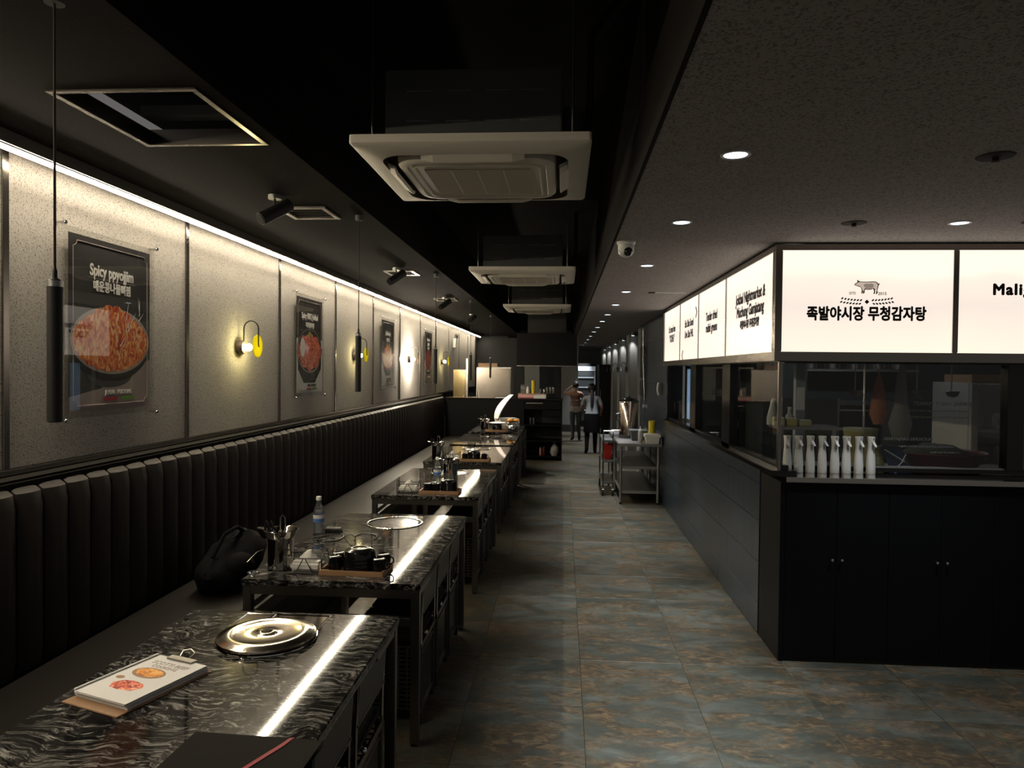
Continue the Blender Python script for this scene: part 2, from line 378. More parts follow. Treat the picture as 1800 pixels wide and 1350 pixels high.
# ------------------------------------------------------------------ ceilings
cl = struct(G().box(.30, -1.2, 2.5, 7, 27, 2.62).out('ceiling', 'spray'))
box('fascia', 'black_ceiling', (.285, -1.2, 2.498), (.30, 27, 3.2), cl)
hx0, hx1, hy0, hy1 = -1.78, -1.28, 2.41, 2.99
cd = struct(G().box(-2.5, -1.2, 2.68, hx0, 20, 2.72).box(hx1, -1.2, 2.68, -1.2, 20, 2.72).box(hx0, -1.2, 2.68, hx1, hy0, 2.72).box(hx0, hy1, 2.68, hx1, 20, 2.72)
            .box(-1.24, -1.2, 2.72, -1.2, 20, 3.2).out('ceiling', 'black_ceiling'))
box('void_end', 'black_ceiling', (-2.5, -1.2, 2.72), (-1.24, -1.16, 3.2), cd)
cr = struct(box('ceiling', 'black_ceiling', (-2.5, -1.2, 3.2), (.36, 27, 3.26)))
struct(box('ceiling', 'black_ceiling', (-2.5, 20, 2.68), (-1.2, 27, 2.74)))

# ------------------------------------------------------------------ left wall: stucco panels between steel strips
wl = struct(box('wall_left', 'dark_wall', (-2.5, -1.2, 0), (-2.408, 20, 2.68)))
pan = G().box(-2.408, .012, 1.275, -2.396, 1.488, 2.66, .003, 1).out('wall_panel', 'stucco', wl, loc=(0, -.06, 0))
strip = G().box(-2.408, -.018, 1.275, -2.386, .018, 2.66, .002, 1).out('metal_strip', 'brown_steel', wl, loc=(0, -.06, 0))
for k in range(1, 14):
    y = -.06 + 1.5*k
    if y + 1.5 < 20.2: put('wall_panel', pan.data, wl, (0, y, 0))
    put('metal_strip', strip.data, wl, (0, y, 0))
box('base_rail', 'brown_steel', (-2.408, -.8, 1.25), (-2.378, 16, 1.275), wl, .003)
box('top_rail', 'brown_steel', (-2.408, -.8, 2.66), (-2.384, 20, 2.674), wl)
# LED strip light: aluminium channel with a lit diffuser tilted to the room
led = thing('led_strip_light', 'long warm white LED strip light along the top of the stucco wall', 'strip light', (-2.27, -.8, 2.595))
G().prism([(-.045, 0, .084), (.02, 0, .084), (.02, 0, .030), (.014, 0, .030), (.014, 0, .04), (.004, 0, .04), (.004, 0, .027), (.0015, 0, .027), (.0015, 0, .04), (-.039, 0, .04), (-.039, 0, .037), (-.045, 0, .037)], (0, 20.6, 0)).out('channel', 'steel', led)
G().prism([(-.029, .01, .019), (-.025, .01, .016), (-.007, .01, .0375), (-.011, .01, .041)], (0, 20.58, 0)).out('diffuser', 'strip', led)
G().prism([(-.0300, 0, .0190), (-.0115, 0, .0418), (-.0135, 0, .0434), (-.0330, 0, .0200)], (0, 20.6, 0)).out('added_back_shield', 'steel', led)  # opaque strip added behind the diffuser to keep its light off the wall top
# ------------------------------------------------------------------ banquette: tufted channels on a long bench
bq = thing('banquette', 'long black leather banquette with vertical channel back under the stucco wall', 'bench', (-2.3, 0, 0))
box('bench_base', 'matte_black', (.02, -.8, 0), (.58, 13.68, .33), bq)
box('bench_seat', 'leather', (.08, -.8, .33), (.66, 13.68, .455), bq, .03, 3)
box('back_board', 'matte_black', (-.105, -.8, .33), (-.02, 13.68, 1.2), bq)
box('cap_rail', 'cap_vinyl', (-.105, -.8, 1.21), (.02, 13.68, 1.245), bq, .012)
g = G(); prof = []
for i in range(9):
    t = math.pi*i/8; prof.append((-.0775*math.cos(t), .052*math.sin(t)**.6 if 0 < i < 8 else 0))
rr = []
for z, k in ((.44, .9), (.5, 1), (1.13, 1), (1.19, .86), (1.212, .45)):
    rr.append([(-.02 + max(.0, px)*k + .04*k, py, z) for py, px in prof] + [(-.02, .0775, z), (-.02, -.0775, z)])
ch = g.rings(rr).out('channel', 'back_leather', bq, True, loc=(0, -.72, 0))
for k in range(1, 91): put('channel', ch.data, bq, (0, -.72 + .1575*k, 0))

# ------------------------------------------------------------------ island: tiled side wall, windows, lightbox signs
wr = struct(box('wall_right', 'navy_grout', (1.312, 4.84, 0), (1.42, 9.2, 1.1)))
zs = (.004, .2, .475, .75, 1.0, 1.1)
for r in range(5):
    y = 4.84 - (.3 if r % 2 else 0)
    while y < 9.2:
        a, b = max(y, 4.84), min(y + 1.2, 9.2)
        if b - a > .02: G().box(1.3, a + .0015, zs[r] + .0015, 1.313, b - .0015, zs[r+1] - .0015, .0012, 1).out('tile', 'navy', wr)
        y += 1.2
wr2 = struct(box('wall_right', 'navy_grout', (1.312, 9.2, 0), (1.5, 12.3, 2.5)))
for r in range(8):
    z0 = .004 + .31*r; z1 = min(z0 + .31, 2.49)
    for k in range(3):
        a = 9.2 + 1.03*k; G().box(1.3, a + .0015, z0 + .0015, 1.313, a + 1.0285, z1 - .0015, .0012, 1).out('tile', 'navy', wr2)
# side window: three panes in a black aluminium frame
w2 = struct(box('window_2', 'gloss_black', (1.27, 4.47, 1.1), (1.42, 9.2, 1.135), None, .004))
for nm, a, b in (('head', (1.3, 4.47, 1.795), (1.4, 9.2, 1.85)), ('bottom_rail', (1.31, 4.5, 1.135), (1.38, 9.17, 1.165)), ('post', (1.3, 9.1, 1.135), (1.4, 9.2, 1.795)),
                 ('mullion', (1.31, 7.25, 1.135), (1.385, 7.55, 1.795)), ('mullion', (1.31, 5.78, 1.135), (1.385, 6.06, 1.795))): box(nm, 'gloss_black', a, b, w2, .003)
box('corner_post', 'brown_steel', (1.302, 4.465, 1.135), (1.322, 4.495, 1.795), w2, .003)
for a, b in ((4.53, 5.78), (6.06, 7.25), (7.55, 9.1)): box('pane', 'glass', (1.342, a, 1.165), (1.348, b, 1.795), w2)
# front window
w1 = struct(box('window_1', 'gloss_black', (1.345, 4.655, 1.115), (4.3, 4.72, 1.14), None, .003))
for nm, a, b in (('head', (1.385, 4.64, 1.79), (4.3, 4.72, 1.85)), ('mullion', (2.73, 4.64, 1.14), (2.83, 4.72, 1.79)), ('mullion', (4.2, 4.64, 1.14), (4.3, 4.72, 1.79)),
                 ('sliding_stile', (1.895, 4.69, 1.14), (1.903, 4.71, 1.79))): box(nm, 'gloss_black' if nm != 'sliding_stile' else 'aged_steel', a, b, w1, .002)
box('track', 'aged_steel', (1.93, 4.66, 1.14), (2.73, 4.70, 1.15), w1)
box('pane', 'glass', (1.345, 4.69, 1.14), (1.90, 4.694, 1.79), w1); box('pane', 'glass', (1.90, 4.676, 1.14), (2.73, 4.68, 1.79), w1); box('pane', 'glass', (2.83, 4.676, 1.14), (4.2, 4.68, 1.79), w1)
# reflection of wall lettering behind the camera, painted on the pane as mirrored letters
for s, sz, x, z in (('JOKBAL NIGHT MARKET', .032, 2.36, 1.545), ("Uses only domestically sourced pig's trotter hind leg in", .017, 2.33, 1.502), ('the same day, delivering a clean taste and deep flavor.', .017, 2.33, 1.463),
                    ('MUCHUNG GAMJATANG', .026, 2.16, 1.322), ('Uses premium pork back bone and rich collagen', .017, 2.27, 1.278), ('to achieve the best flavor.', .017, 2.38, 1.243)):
    text(s, sz, 'reflected_letter', w1, (x, 4.674, z), (-1, 0, 0), (0, 0, 1), .0003)
# worktop and base units
wt = thing('worktop', 'long stainless steel worktop of the kitchen island under the front window', 'worktop', (1.3, 4.38, 1.08))
G().prism([(.03, 0, .004), (2.95, 0, .004), (2.95, .36, .004), (.005, .36, .004), (.0, .06, .004)], (0, 0, .024)).out('slab', 'mirror_steel', wt)
box('front_edge', 'steel', (.03, -.006, 0), (2.95, 0, .03), wt, .002)
labs = ['black two door base cabinet at the left end of the island, beside navy tiles', 'black two door base cabinet second from the left end of the island', 'black two door base cabinet third along the island, at the right edge of the photo', 'black two door base cabinet fourth along the island, mostly outside the right edge']
for k in range(4):
    x = 1.335 + .6*k
    t = thing('base_cabinet', labs[k], 'cabinet', (x, 4.4, 0), 0, 'base cabinets of the island')
    box('carcass', 'matte_black', (.002, .02, .0), (.598, .352, 1.078), t)
    for d in range(2):
        do = G().box(.0015 + .3*d, 0, .02, .2985 + .3*d, .019, 1.07, .0015, 1).out('door', 'cabinet_black', t)
        G().lathe([(.001, -.022), (.008, -.020), (.009, -.014), (.004, -.008), (.004, 0)], 12, (.272 + .056*d, 0, .62), 'y').out('knob', 'knob', do, True)
    if k == 0: box('side_panel', 'cabinet_black', (-.03, .02, 0), (0, .43, 1.078), t); box('filler', 'cabinet_black', (-.03, 0, 0), (-.001, .019, 1.078), t)
# spray bottles
def spray(label, turn, loc):
    t = thing('spray_bottle', label, 'spray bottle', loc, turn, 'white spray bottles on the worktop')
    G().lathe([(.026, 0), (.0275, .004), (.027, .06), (.0245, .11), (.0205, .145), (.0195, .16)], 20).out('body', 'white_plastic', t, True)
    h = G().lathe([(.0195, .161), (.0195, .185), (.021, .205), (.0235, .226), (.0235, .231)], 20).out('head', 'white_plastic', t, True)
    G().lathe([(.003, -.001), (.003, .004)], 10, (.003, -.024, .219), 'y').out('nozzle', 'ink', h)
    G().rings([[Vector((x + a, y, z)) for a, y in ((-wd, 0), (wd, 0), (wd, .005), (-wd, .005))] for x, wd, y, z in
               ()] or [[Vector((x - wd, y, z)), Vector((x + wd, y, z)), Vector((x + wd, y + .006, z)), Vector((x - wd, y + .006, z))] for x, wd, y, z in
               ((.002, .007, -.024, .203), (.004, .0075, -.031, .192), (.008, .007, -.041, .177), (.010, .005, -.044, .171))]).out('trigger', 'white_plastic', h, True)
    box('recess', 'aged_steel', (-.007, -.0212, .150), (.008, -.0185, .180), h, .001)
    return t
sx = [1.40, 1.469, 1.540, 1.612, 1.688, 1.758, 1.832, 1.905]
names = ['leftmost', 'second from the left', 'third from the left', 'fourth from the left', 'fourth from the right', 'third from the right', 'second from the right', 'rightmost']
for k in range(8): spray('white plastic spray bottle on the worktop, %s of eight in a row' % names[k], [-.35, 0, .1, .25, -.05, 0, .05, .1][k], (sx[k], 4.6, 1.1085))

# lightbox signs --------------------------------------------------------------
ls = thing('lightbox_sign', 'long backlit sign of cream panels on the side of the island facing the aisle', 'sign', (1.25, 4.42, 1.8), 0, 'backlit signs of the island')
Fz0, Fz1, P0, P1 = 0.0, .69, .055, .655
for nm, a, b in (('frame', (.0, .0, 0), (.06, 4.8, P0)), ('frame', (0, 0, P1), (.06, 4.8, Fz1)), ('frame', (0, 4.72, P0), (.06, 4.8, P1)), ('frame', (.0, .0, P0), (.03, .035, P1))): box(nm, 'brown_steel', a, b, ls, .003)
box('housing', 'matte_black', (.06, .07, 0), (.16, 4.8, Fz1), ls)
sd = [.16, 1.31, 2.45, 3.52, 4.72]; sd[0] = .04
side_text = [[('Jokbal Nightmarket &', .102, .45), ('Muchung Gamjatang', .102, .355), ('족발야시장 무청감자탕', .062, .26)],
             [('Tender dried', .102, .41), ('radish greens', .102, .31)], [('Eat Like Seoul', .102, .42), ('Live Like PHL', .102, .31)], [("It's arose from", .105, .42), ('"KOREA"', .115, .31)]]
for k in range(4):
    a, b = sd[k], sd[k+1]
    p = box('panel', 'lightbox', (.012, a + .006, P0), (.03, b - .006, P1), ls)
    if k: box('divider', 'brown_steel', (.004, a - .008, P0), (.03, a + .008, P1), ls)
    for s, sz, z in side_text[k]:
        text(s, sz, 'ink', p, (.0112, (a + b)/2 - (.06 if k == 0 else 0), z), *WS, .0042, sx=.86 if k < 3 else .8, shear=.1)
    if k == 2:
        for yy, zz, dd in ((a + .15, .5, 1), (b - .2, .1, -1)): G().tube([(.0112, yy, zz + .05), (.0112, yy - .05*dd, zz), (.0112, yy, zz - .05)], .007, 4).out('quote_mark', 'ink', p)
lf = thing('lightbox_sign', 'long backlit cream sign with a black pig emblem on the front of the island', 'sign', (1.25, 4.42, 1.8), 0, 'backlit signs of the island')
fx = [.045, 1.03, 2.03, 3.0]
for nm, a, b in (('frame', (.0, -.036, 0), (3.0, -.001, P0)), ('frame', (0, -.036, P1), (3.0, -.001, Fz1)), ('frame', (0, -.036, P0), (.04, -.001, P1)), ('frame', (1.015, -.036, P0), (1.045, -.001, P1)), ('frame', (2.015, -.036, P0), (2.045, -.001, P1)), ('underside', (.165, 0, .002), (3.0, .22, .012))): box(nm, 'brown_steel', a, b, lf, .003)
box('housing', 'matte_black', (.165, 0, .012), (3.0, .22, Fz1), lf)
pn = []
for k in range(3):
    pn.append(box('panel', 'lightbox', (fx[k] + (.015 if k else -.004), -.028, P0), (fx[k+1] - .016, -.002, P1), lf))
yl = -.0288
text('족발야시장', .088, 'ink', pn[0], (.349, yl, .277), *WF, .0038, sx=.82); text('무청감자탕', .088, 'ink', pn[0], (.701, yl, .277), *WF, .0038, sx=.82)
text('ESTD', .022, 'ink', pn[0], (.445, yl, .402), *WF, .0002, sx=.75); text('2015', .025, 'ink', pn[0], (.615, yl, .40), *WF, .0003)
text('Maligayang', .088, 'ink', pn[1], (1.235, yl, .424), *WF, .0042, space=1.16, align='LEFT'); text('어서오세요', .08, 'ink', pn[1], (1.52, yl, .305), *WF, .004, align='LEFT'); text('pagdating', .05, 'ink', pn[1], (1.545, yl, .225), *WF, .002, align='LEFT')
# the emblem: pig over two laurel sprays and a diamond
px, pz, k = .528, .449, .00070
pig = [(-104, 8), (-98, 16), (-86, 22), (-80, 30), (-84, 42), (-80, 46), (-70, 36), (-58, 33), (-40, 31), (0, 30), (40, 33), (66, 32), (82, 24), (92, 12), (100, 18), (104, 13), (96, 6), (92, -6), (88, -26), (84, -42), (86, -62), (78, -74), (70, -72), (74, -60), (70, -44), (62, -34), (66, -58), (60, -72), (50, -72), (56, -58), (54, -40), (48, -28), (30, -36), (0, -37), (-14, -34), (-20, -44), (-20, -60), (-28, -70), (-38, -68), (-32, -58), (-34, -44), (-36, -62), (-44, -68), (-50, -64), (-44, -54), (-46, -34), (-52, -18), (-66, -12), (-84, -6), (-98, -2), (-105, 2)]
em = plate('emblem', 'ink', pn[0], [(a*k, b*k) for a, b in pig], (px, yl, pz), *WF)
inner = [(-100, 6), (-84, 17), (-72, 26), (-56, 27), (0, 24), (40, 27), (64, 26), (78, 17), (86, 4), (82, -26), (78, -48), (76, -58), (66, -36), (52, -22), (28, -29), (0, -30), (-20, -25), (-28, -50), (-40, -40), (-46, -20), (-60, -8), (-84, -1), (-98, 2)]
plate('pig_body', 'pig_tan', em, [(a*k, b*k) for a, b in inner], (px, yl - .001, pz), *WF)
plate('pig_belly', 'pig_gray', em, [(a*k, b*k) for a, b in [(-30, 8), (-10, 14), (14, 12), (36, 16), (54, 4), (48, -18), (28, -26), (0, -28), (-16, -22), (-28, -8)]], (px, yl - .0019, pz), *WF)
g = G()
def leaf(cx, cz, ang, L=.0165, W=.0046):
    c, s_ = math.cos(ang), math.sin(ang); pts = []
    for a in range(10):
        t = 2*math.pi*a/10; u, v = L*math.cos(t)*.5, W*math.sin(t)*.5*2
        pts.append(Vector((cx + u*c - v*s_, yl, cz + u*s_ + v*c)))
    g.prism(pts, (0, -.0008, 0))
for sgn in (-1, 1):
    for i in range(7):
        u = .034 + .0178*i; zc = .352 + .00030*(i*i)
        leaf(px + sgn*u, zc + .0095, -sgn*.75 if sgn < 0 else .75 if False else sgn*-.75 + (0 if sgn < 0 else 1.5) if False else (sgn*.72)); leaf(px + sgn*(u + .006), zc - .0115, sgn*-.55)
G_l = g.out('laurel', 'ink', em)
plate('diamond', 'ink', em, [(-.0135, 0), (0, -.0135), (.0135, 0), (0, .0135)], (px, yl, .352), *WF)

# ------------------------------------------------------------------ dining tables
TX0, TX1 = -1.475, -.635
TY = [(1.25, 2.80), (3.22, 4.77), (5.48, 7.03), (7.55, 9.06), (9.33, 10.88), (11.25, 12.8)]
TW, TL = TX1 - TX0, 1.55
def make_table(label):
    t = thing('dining_table', label, 'table', (TX0 + TW/2, 1.25, 0), 0, 'granite topped dining tables'); hw = TW/2
    box('table_top', 'granite', (-hw, 0, .722), (hw, TL, .75), t, .004)
    box('edge_strip', 'brown_steel', (-hw + .003, .003, .716), (hw - .003, TL - .003, .722), t)
    for sx_ in (-1, 1):
        for y in (.006, TL - .046):
            x = sx_*(hw - .026); l = box('leg', 'dark_steel', (x - .02, y, .012), (x + .02, y + .04, .716), t, .003)
            box('foot_pad', 'black_plastic', (x - .016, y + .004, 0), (x + .016, y + .036, .012), l)
    for y in (.008, TL - .044):
        box('apron', 'dark_steel', (-hw + .046, y, .68), (hw - .046, y + .036, .716), t); box('cross_bar', 'dark_steel', (-hw + .046, y, .552), (hw - .046, y + .036, .592), t, .003)
    box('apron', 'dark_steel', (-hw + .006, .046, .68), (-hw + .046, TL - .046, .716), t)
    for y in (.046, TL - .3): box('apron_bracket', 'brown_steel', (hw - .03, y, .69), (hw - .008, y + .25, .716), t)
    b = box('burner_housing', 'matte_black', (-.24, .82, .56), (.24, 1.46, .714), t, .004)
    G().cyl((.241, 1.30, .62), (.262, 1.30, .62), .016, .014, 14).out('burner_knob', 'knob', b, True)
    # burner inset: control plate with two framed fields, round burner rim
    g = G().box(-.19, 1.20, .75, .155, 1.525, .7515)
    bp = g.out('burner_plate', 'brown_mirror', t)
    for a, c in ((-.182, -.075), (-.065, .148)):
        G().tube([(a, 1.375, .752), (c, 1.375, .752), (c, 1.515, .752), (a, 1.515, .752), (a, 1.375, .752)], .0025, 4).out('plate_border', 'mirror_steel', bp)
    G().lathe([(.006, 0), (.014, 0), (.013, .0012), (.007, .0012)], 16, (.045, 1.45, .7516)).out('plate_port', 'ink', bp)
    G().lathe([(.1655, .7515), (.178, .7515), (.177, .7545), (.172, .7555), (.167, .754)], 48, (0, 1.27, 0), caps=False).lathe([(.150, .7515), (.156, .7515), (.154, .7545), (.152, .7545)], 48, (0, 1.27, 0), caps=False).out('burner_rim', 'mirror_steel', t, True)
    return t
lab = ['dining table with granite top nearest the camera, holding a clipboard and round burner cover', 'second granite dining table from the camera, holding a tall water bottle and utensil pail', 'third granite dining table from the camera, behind the one with the cables',
       'fourth granite dining table from the camera', 'fifth granite dining table from the camera', 'granite dining table farthest from the camera, holding an open white cooker']
tables = []
t0 = make_table(lab[0]); tables.append(t0)
def mid_glass(o):
    pass
for i in range(1, 6): tables.append(dup(t0, (TX0 + TW/2, TY[i][0], 0), lab[i]))
for o in tables[1:]:
    G().lathe([(.0, .7517), (.150, .7517), (.150, .7527), (.0, .7527)][1:3] if False else [(.001, .7517), (.149, .7517), (.149, .7527), (.001, .7527)], 40, (0, 1.27, 0)).out('burner_glass', 'gloss_black', o)
# ------------------------------------------------------------------ storage stools with a low back, tucked under the aisle side
def make_chair(label):
    t = thing('dining_chair', label, 'chair', (0, 0, 0), 0, 'low backed storage chairs along the aisle')
    # local +x is the back, towards the aisle
    for x in (-.165, .165):
        for y in (-.165, .165): G().cyl((x, y, 0), (x, y, .41), .014, n=10).out('leg', 'matte_black', t, True)
    box('back_panel', 'gloss_black', (.158, -.178, .07), (.170, .178, .36), t, .003)
    box('bottom_rail', 'dark_steel', (.168, -.185, .062), (.176, .185, .074), t)
    box('seat_rail', 'dark_steel', (.166, -.185, .372), (.178, .185, .396), t, .002)
    box('seat_rail', 'dark_steel', (.166, -.185, .338), (.174, .185, .346), t)
    box('seat', 'cap_vinyl', (-.185, -.185, .405), (.165, .185, .45), t, .015, 3)
    for y in (-.175, .175): G().tube([(.172, y, .38), (.174, y, .52), (.181, y, .70)], .007, 6).out('back_post', 'dark_steel', t, True)
    for y in (-1, 1):
        g = G()
        yy = y*.180
        for k in range(15): g.box(-.16, yy - .002, .075 + .0215*k, .155, yy + .002, .075 + .0215*k + .0085)
        for k in range(8): g.box(-.16 + .0436*k, yy - .0021, .075, -.16 + .0436*k + .010, yy + .0021, .385)
        stuff(g.out('perforated_side', 'matte_black', t))
    box('front_panel', 'matte_black', (-.17, -.178, .07), (-.158, .178, .40), t)
    box('inner_floor', 'matte_black', (-.158, -.174, .07), (.158, .174, .08), t)
    m = G().rings([[(.170, -.18, .545), (.178, -.18, .545), (.178, .18, .545), (.170, .18, .545)], [(.181, -.18, .70), (.189, -.18, .70), (.189, .18, .70), (.181, .18, .70)]])
    bk = m.out('backrest', 'smoky_back', t)
    box('backrest_trim', 'dark_steel', (.178, -.18, .540), (.183, .18, .546), bk); box('backrest_trim', 'dark_steel', (.183, -.18, .70), (.191, .18, .704), bk)
    G().ball((.186, -.12, .435), .011, 10).out('knob', 'knob', t, True)
    return t
M['smoky_back'] = mat('charcoal_vinyl', (.075, .07, .062), .45)
c0 = None
ordt = ['nearest', 'second', 'third', 'fourth', 'fifth', 'farthest']; ordc = ['near', 'middle', 'far']
for i, (a, b) in enumerate(TY):
    for k in range(3):
        y = b - .30 - .43*(2 - k)
        lb = 'low backed black storage chair, %s one of three tucked under the %s table' % (ordc[k], ordt[i])
        loc = (-.845, y, 0)
        if c0 is None: c0 = make_chair(lb); c0.location = loc
        else: dup(c0, loc, lb)

# ------------------------------------------------------------------ things on the tables
def cover(loc):
    t = thing('burner_cover', 'round polished steel burner cover with a center hole on the nearest table', 'lid', loc)
    G().lathe([(.171, .0), (.174, .004), (.172, .009), (.160, .012), (.148, .017), (.128, .020), (.118, .0165), (.06, .0155), (.032, .0165), (.028, .0185), (.020, .0185), (.0175, .013), (.0175, .004), (.16, .002)], 64).out('disc', 'satin_steel', t, True)
    G().lathe([(.0165, .0045), (.001, .0045), (.001, .006), (.0165, .006)], 20).out('hole', 'ink', t)
    return t
cover((-1.055, 2.45 + .07 - .005, .7602))
cb = thing('clipboard_menu', 'brown clipboard holding a stack of white menu pages on the nearest table', 'clipboard', (-1.275, 2.105, .7502), -.34)
box('board', 'cork_wood', (-.115, -.175, 0), (.115, .165, .004), cb, .0015)
for k in range(6):
    G().box(-.106 + random.uniform(-.003, .003), -.138 + random.uniform(-.005, .005), .0042 + .0030*k, .106 + random.uniform(-.003, .003), .155, .0042 + .0030*k + .0022).out('page', 'white_paper', cb)
zt = .0042 + .018
cp = box('cover_page', 'white_paper', (-.103, -.142, zt), (.107, .152, zt + .002), cb)
pf = lambda nm, m_, pts, dz=.0021: plate(nm, m_, cp, pts, (0, 0, zt + dz), (1, 0, 0), (0, 1, 0), .0002)
pf('printed_dish', 'cork_wood', ell(-.012, .035, .062, .034)); pf('printed_food', 'food_fry', ell(-.012, .038, .052, .026), .0024); pf('printed_dish', 'cork_wood', ell(-.068, -.020, .016, .010))
pf('printed_food', 'food_rib', [(-.055, -.055), (-.035, -.03), (.0, -.022), (.045, -.03), (.062, -.05), (.045, -.075), (.0, -.085), (-.04, -.08)])
text('SCOTTI BEEF', .026, 'print_gray', cp, (0, .105, zt + .0022), (1, 0, 0), (0, 1, 0), 0); text('COOKING', .022, 'print_gray', cp, (0, .082, zt + .0022), (1, 0, 0), (0, 1, 0), 0)
G().cyl((-.106, -.14, zt + .004), (-.106, .15, zt + .004), .0045, n=10).out('page_binding', 'white_plastic', cb, True)
clp = box('clip', 'steel', (-.055, .135, zt + .002), (.055, .163, zt + .008), cb, .002)
G().tube([(-.02, .16, zt + .008), (-.025, .178, zt + .02), (0, .186, zt + .026), (.025, .178, zt + .02), (.02, .16, zt + .008)], .002).out('clip_loop', 'steel', clp, True)
mf = thing('menu_folder', 'closed black menu folder with a red ribbon on the near edge of the nearest table', 'folder', (-.79, 1.65, .7502), -.04)
box('cover', 'folder', (-.175, -.24, 0), (.175, .17, .003), mf, .001); box('cover', 'folder', (-.176, -.24, .011), (.176, .171, .0145), mf, .0015); box('pages', 'white_paper', (-.165, -.235, .003), (.165, .16, .011), mf)
G().prism([(.085, .168, .0148), (.097, .171, .0148), (.085, .13, .0148), (.06, .06, .0148), (.035, .0, .0148), (.03, -.1, .0148), (.02, -.1, .0148), (.024, .0, .0148), (.048, .065, .0148), (.073, .13, .0148)][:2] and [(.097, .171, .0148), (.085, .168, .0148), (.073, .13, .0148), (.048, .065, .0148), (.024, .0, .0148), (.018, -.1, .0148), (.030, -.1, .0148), (.037, .0, .0148), (.060, .06, .0148), (.086, .128, .0148)], (0, 0, .0012)).out('ribbon', 'red_ribbon', mf)

def make_pail(label, loc, rot=0):
    t = thing('utensil_pail', label, 'pail', loc, rot, 'steel utensil pails on the tables')
    G().lathe([(.058, 0), (.061, .003), (.062, .15), (.072, .158), (.079, .185), (.083, .190), (.080, .192), (.074, .187), (.068, .162), (.058, .152), (.057, .006)], 36).out('body', 'mirror_steel', t, True)
    G().rings([[(-.082, -.022, .186), (-.082, .022, .186), (-.082, .022, .190), (-.082, -.022, .190)], [(-.115, -.016, .192), (-.115, .016, .192), (-.115, .016, .196), (-.115, -.016, .196)]]).out('spout', 'mirror_steel', t)
    def item(nm, m_, p, q, r): return G().cyl(p, q, r, r*1.4, 8).out(nm, m_, t, True)
    return t
def tools_in(loc, which):
    x, y, z = loc
    for k in range(2):
        s = thing('scissors' if k == 0 else 'tongs', ('black handled scissors' if k == 0 else 'black handled tongs') + ' standing in the steel pail on the %s table' % which, 'scissors' if k == 0 else 'tongs', (x - .048 + .022*k, y - .012, z + .008))
        dx = -.012
        G().prism([(-.006, -.002, 0), (.006, -.002, 0), (dx + .006, -.002, .15), (dx - .006, -.002, .15)], (0, .003, 0)).out('blade', 'steel', s)
        G().tube([(dx, 0, .15), (dx - .011, 0, .17), (dx - .016, 0, .20), (dx - .008, 0, .222), (dx + .002, 0, .20), (dx, 0, .165)], .005, 8).out('handle', 'black_plastic', s, True)
    l = thing('ladle', 'steel ladle with a looped handle standing in the pail on the %s table' % which, 'ladle', (x + .008, y, z + .01))
    G().tube([(-.006, 0, .01), (-.012, 0, .2), (-.012, 0, .235), (0, 0, .25), (.012, 0, .235), (.014, 0, .19), (.0, 0, .15)], .0028, 6).out('handle', 'steel', l, True)
    G().lathe([(.003, 0), (.014, .004), (.019, .018), (.017, .018), (.012, .006)], 16, (-.006, 0, -.002)).out('bowl', 'steel', l, True)
def make_napkins(label, loc, rot=0):
    t = thing('napkin_basket', label, 'basket', loc, rot, 'wire napkin baskets on the tables')
    a, b, h = .085, .055, .07
    for nm, z in (('rim_wire', h), ('base_wire', .004)): G().tube([(-a, -b, z), (a, -b, z), (a, b, z), (-a, b, z), (-a, -b, z)], .0028, 6).out(nm, 'black_plastic', t, True)
    for x, y in ((-a, -b), (a, -b), (a, b), (-a, b)): G().cyl((x, y, 0), (x, y, h + .002), .003, n=6).out('upright', 'black_plastic', t, True)
    for y in (-b, b): G().tube([(-.04, y, .004), (-.004, y, h), (.004, y, h), (.04, y, .004)], .0025, 6).out('zigzag_wire', 'black_plastic', t, True)
    for x in (-a, a): G().tube([(x, -b, h), (x*1.03, -b*.5, h + .028), (x*1.03, b*.5, h + .028), (x, b, h)], .0025, 6).out('handle_wire', 'black_plastic', t, True)
    return t
def napkin_pack(loc, label, rot=0):
    t = thing('napkin_pack', label, 'napkins', loc, rot, 'napkin packs in the wire baskets')
    G().box(-.075, -.045, 0, .075, .045, .045, .012, 3).out('pack', 'tissue', t, True)
    g = G(); rr = []
    for z, w_, ph in ((.046, .045, 0), (.06, .038, .3), (.078, .024, .8), (.095, .010, 1.3)):
        rr.append([(w_*math.cos(2*math.pi*i/12)*(1 + .25*math.sin(3*i + ph*4)) + .01*ph, .6*w_*math.sin(2*math.pi*i/12)*(1 + .2*math.cos(2*i + ph*5)), z) for i in range(12)])
    g.rings(rr).out('tissue_tuft', 'tissue', t, True)
    return t
def make_tray(label, loc, rot=0):
    t = thing('wooden_tray', label, 'tray', loc, rot, 'wooden trays on the tables')
    box('base', 'tray_wood', (-.155, -.09, 0), (.155, .09, .006), t)
    for a, b in (((-.155, -.09, .006), (.155, -.082, .024)), ((-.155, .082, .006), (.155, .09, .024)), ((-.155, -.082, .006), (-.147, .082, .024)), ((.147, -.082, .006), (.155, .082, .024))): box('lip', 'tray_wood', a, b, t, .0015)
    return t
def bowl(label, loc, r=.062, h=.045, up=False, grp='black bowls on the wooden trays'):
    t = thing('bowl', label, 'bowl', loc, 0, grp)
    p = [(r*.60, h), (r*.70, h - .002), (r*.89, h*.84), (r*.97, h*.5), (r, h*.1), (r, 0), (r*.95, 0), (r*.92, h*.5), (r*.82, h*.76), (r*.5, h*.88)]
    if up: p = [(a, h - z) for a, z in p]
    G().lathe(p, 32).out('shell', 'gloss_black', t, True); G().lathe([(r*.5, h - .002 if not up else .0), (r*.55, h + .003 if not up else -.0), (r*.44, h + .003 if not up else 0.001), (r*.42, h - .002 if not up else .002)], 28, caps=False).out('foot_ring', 'black_plastic', t, True)
    return t
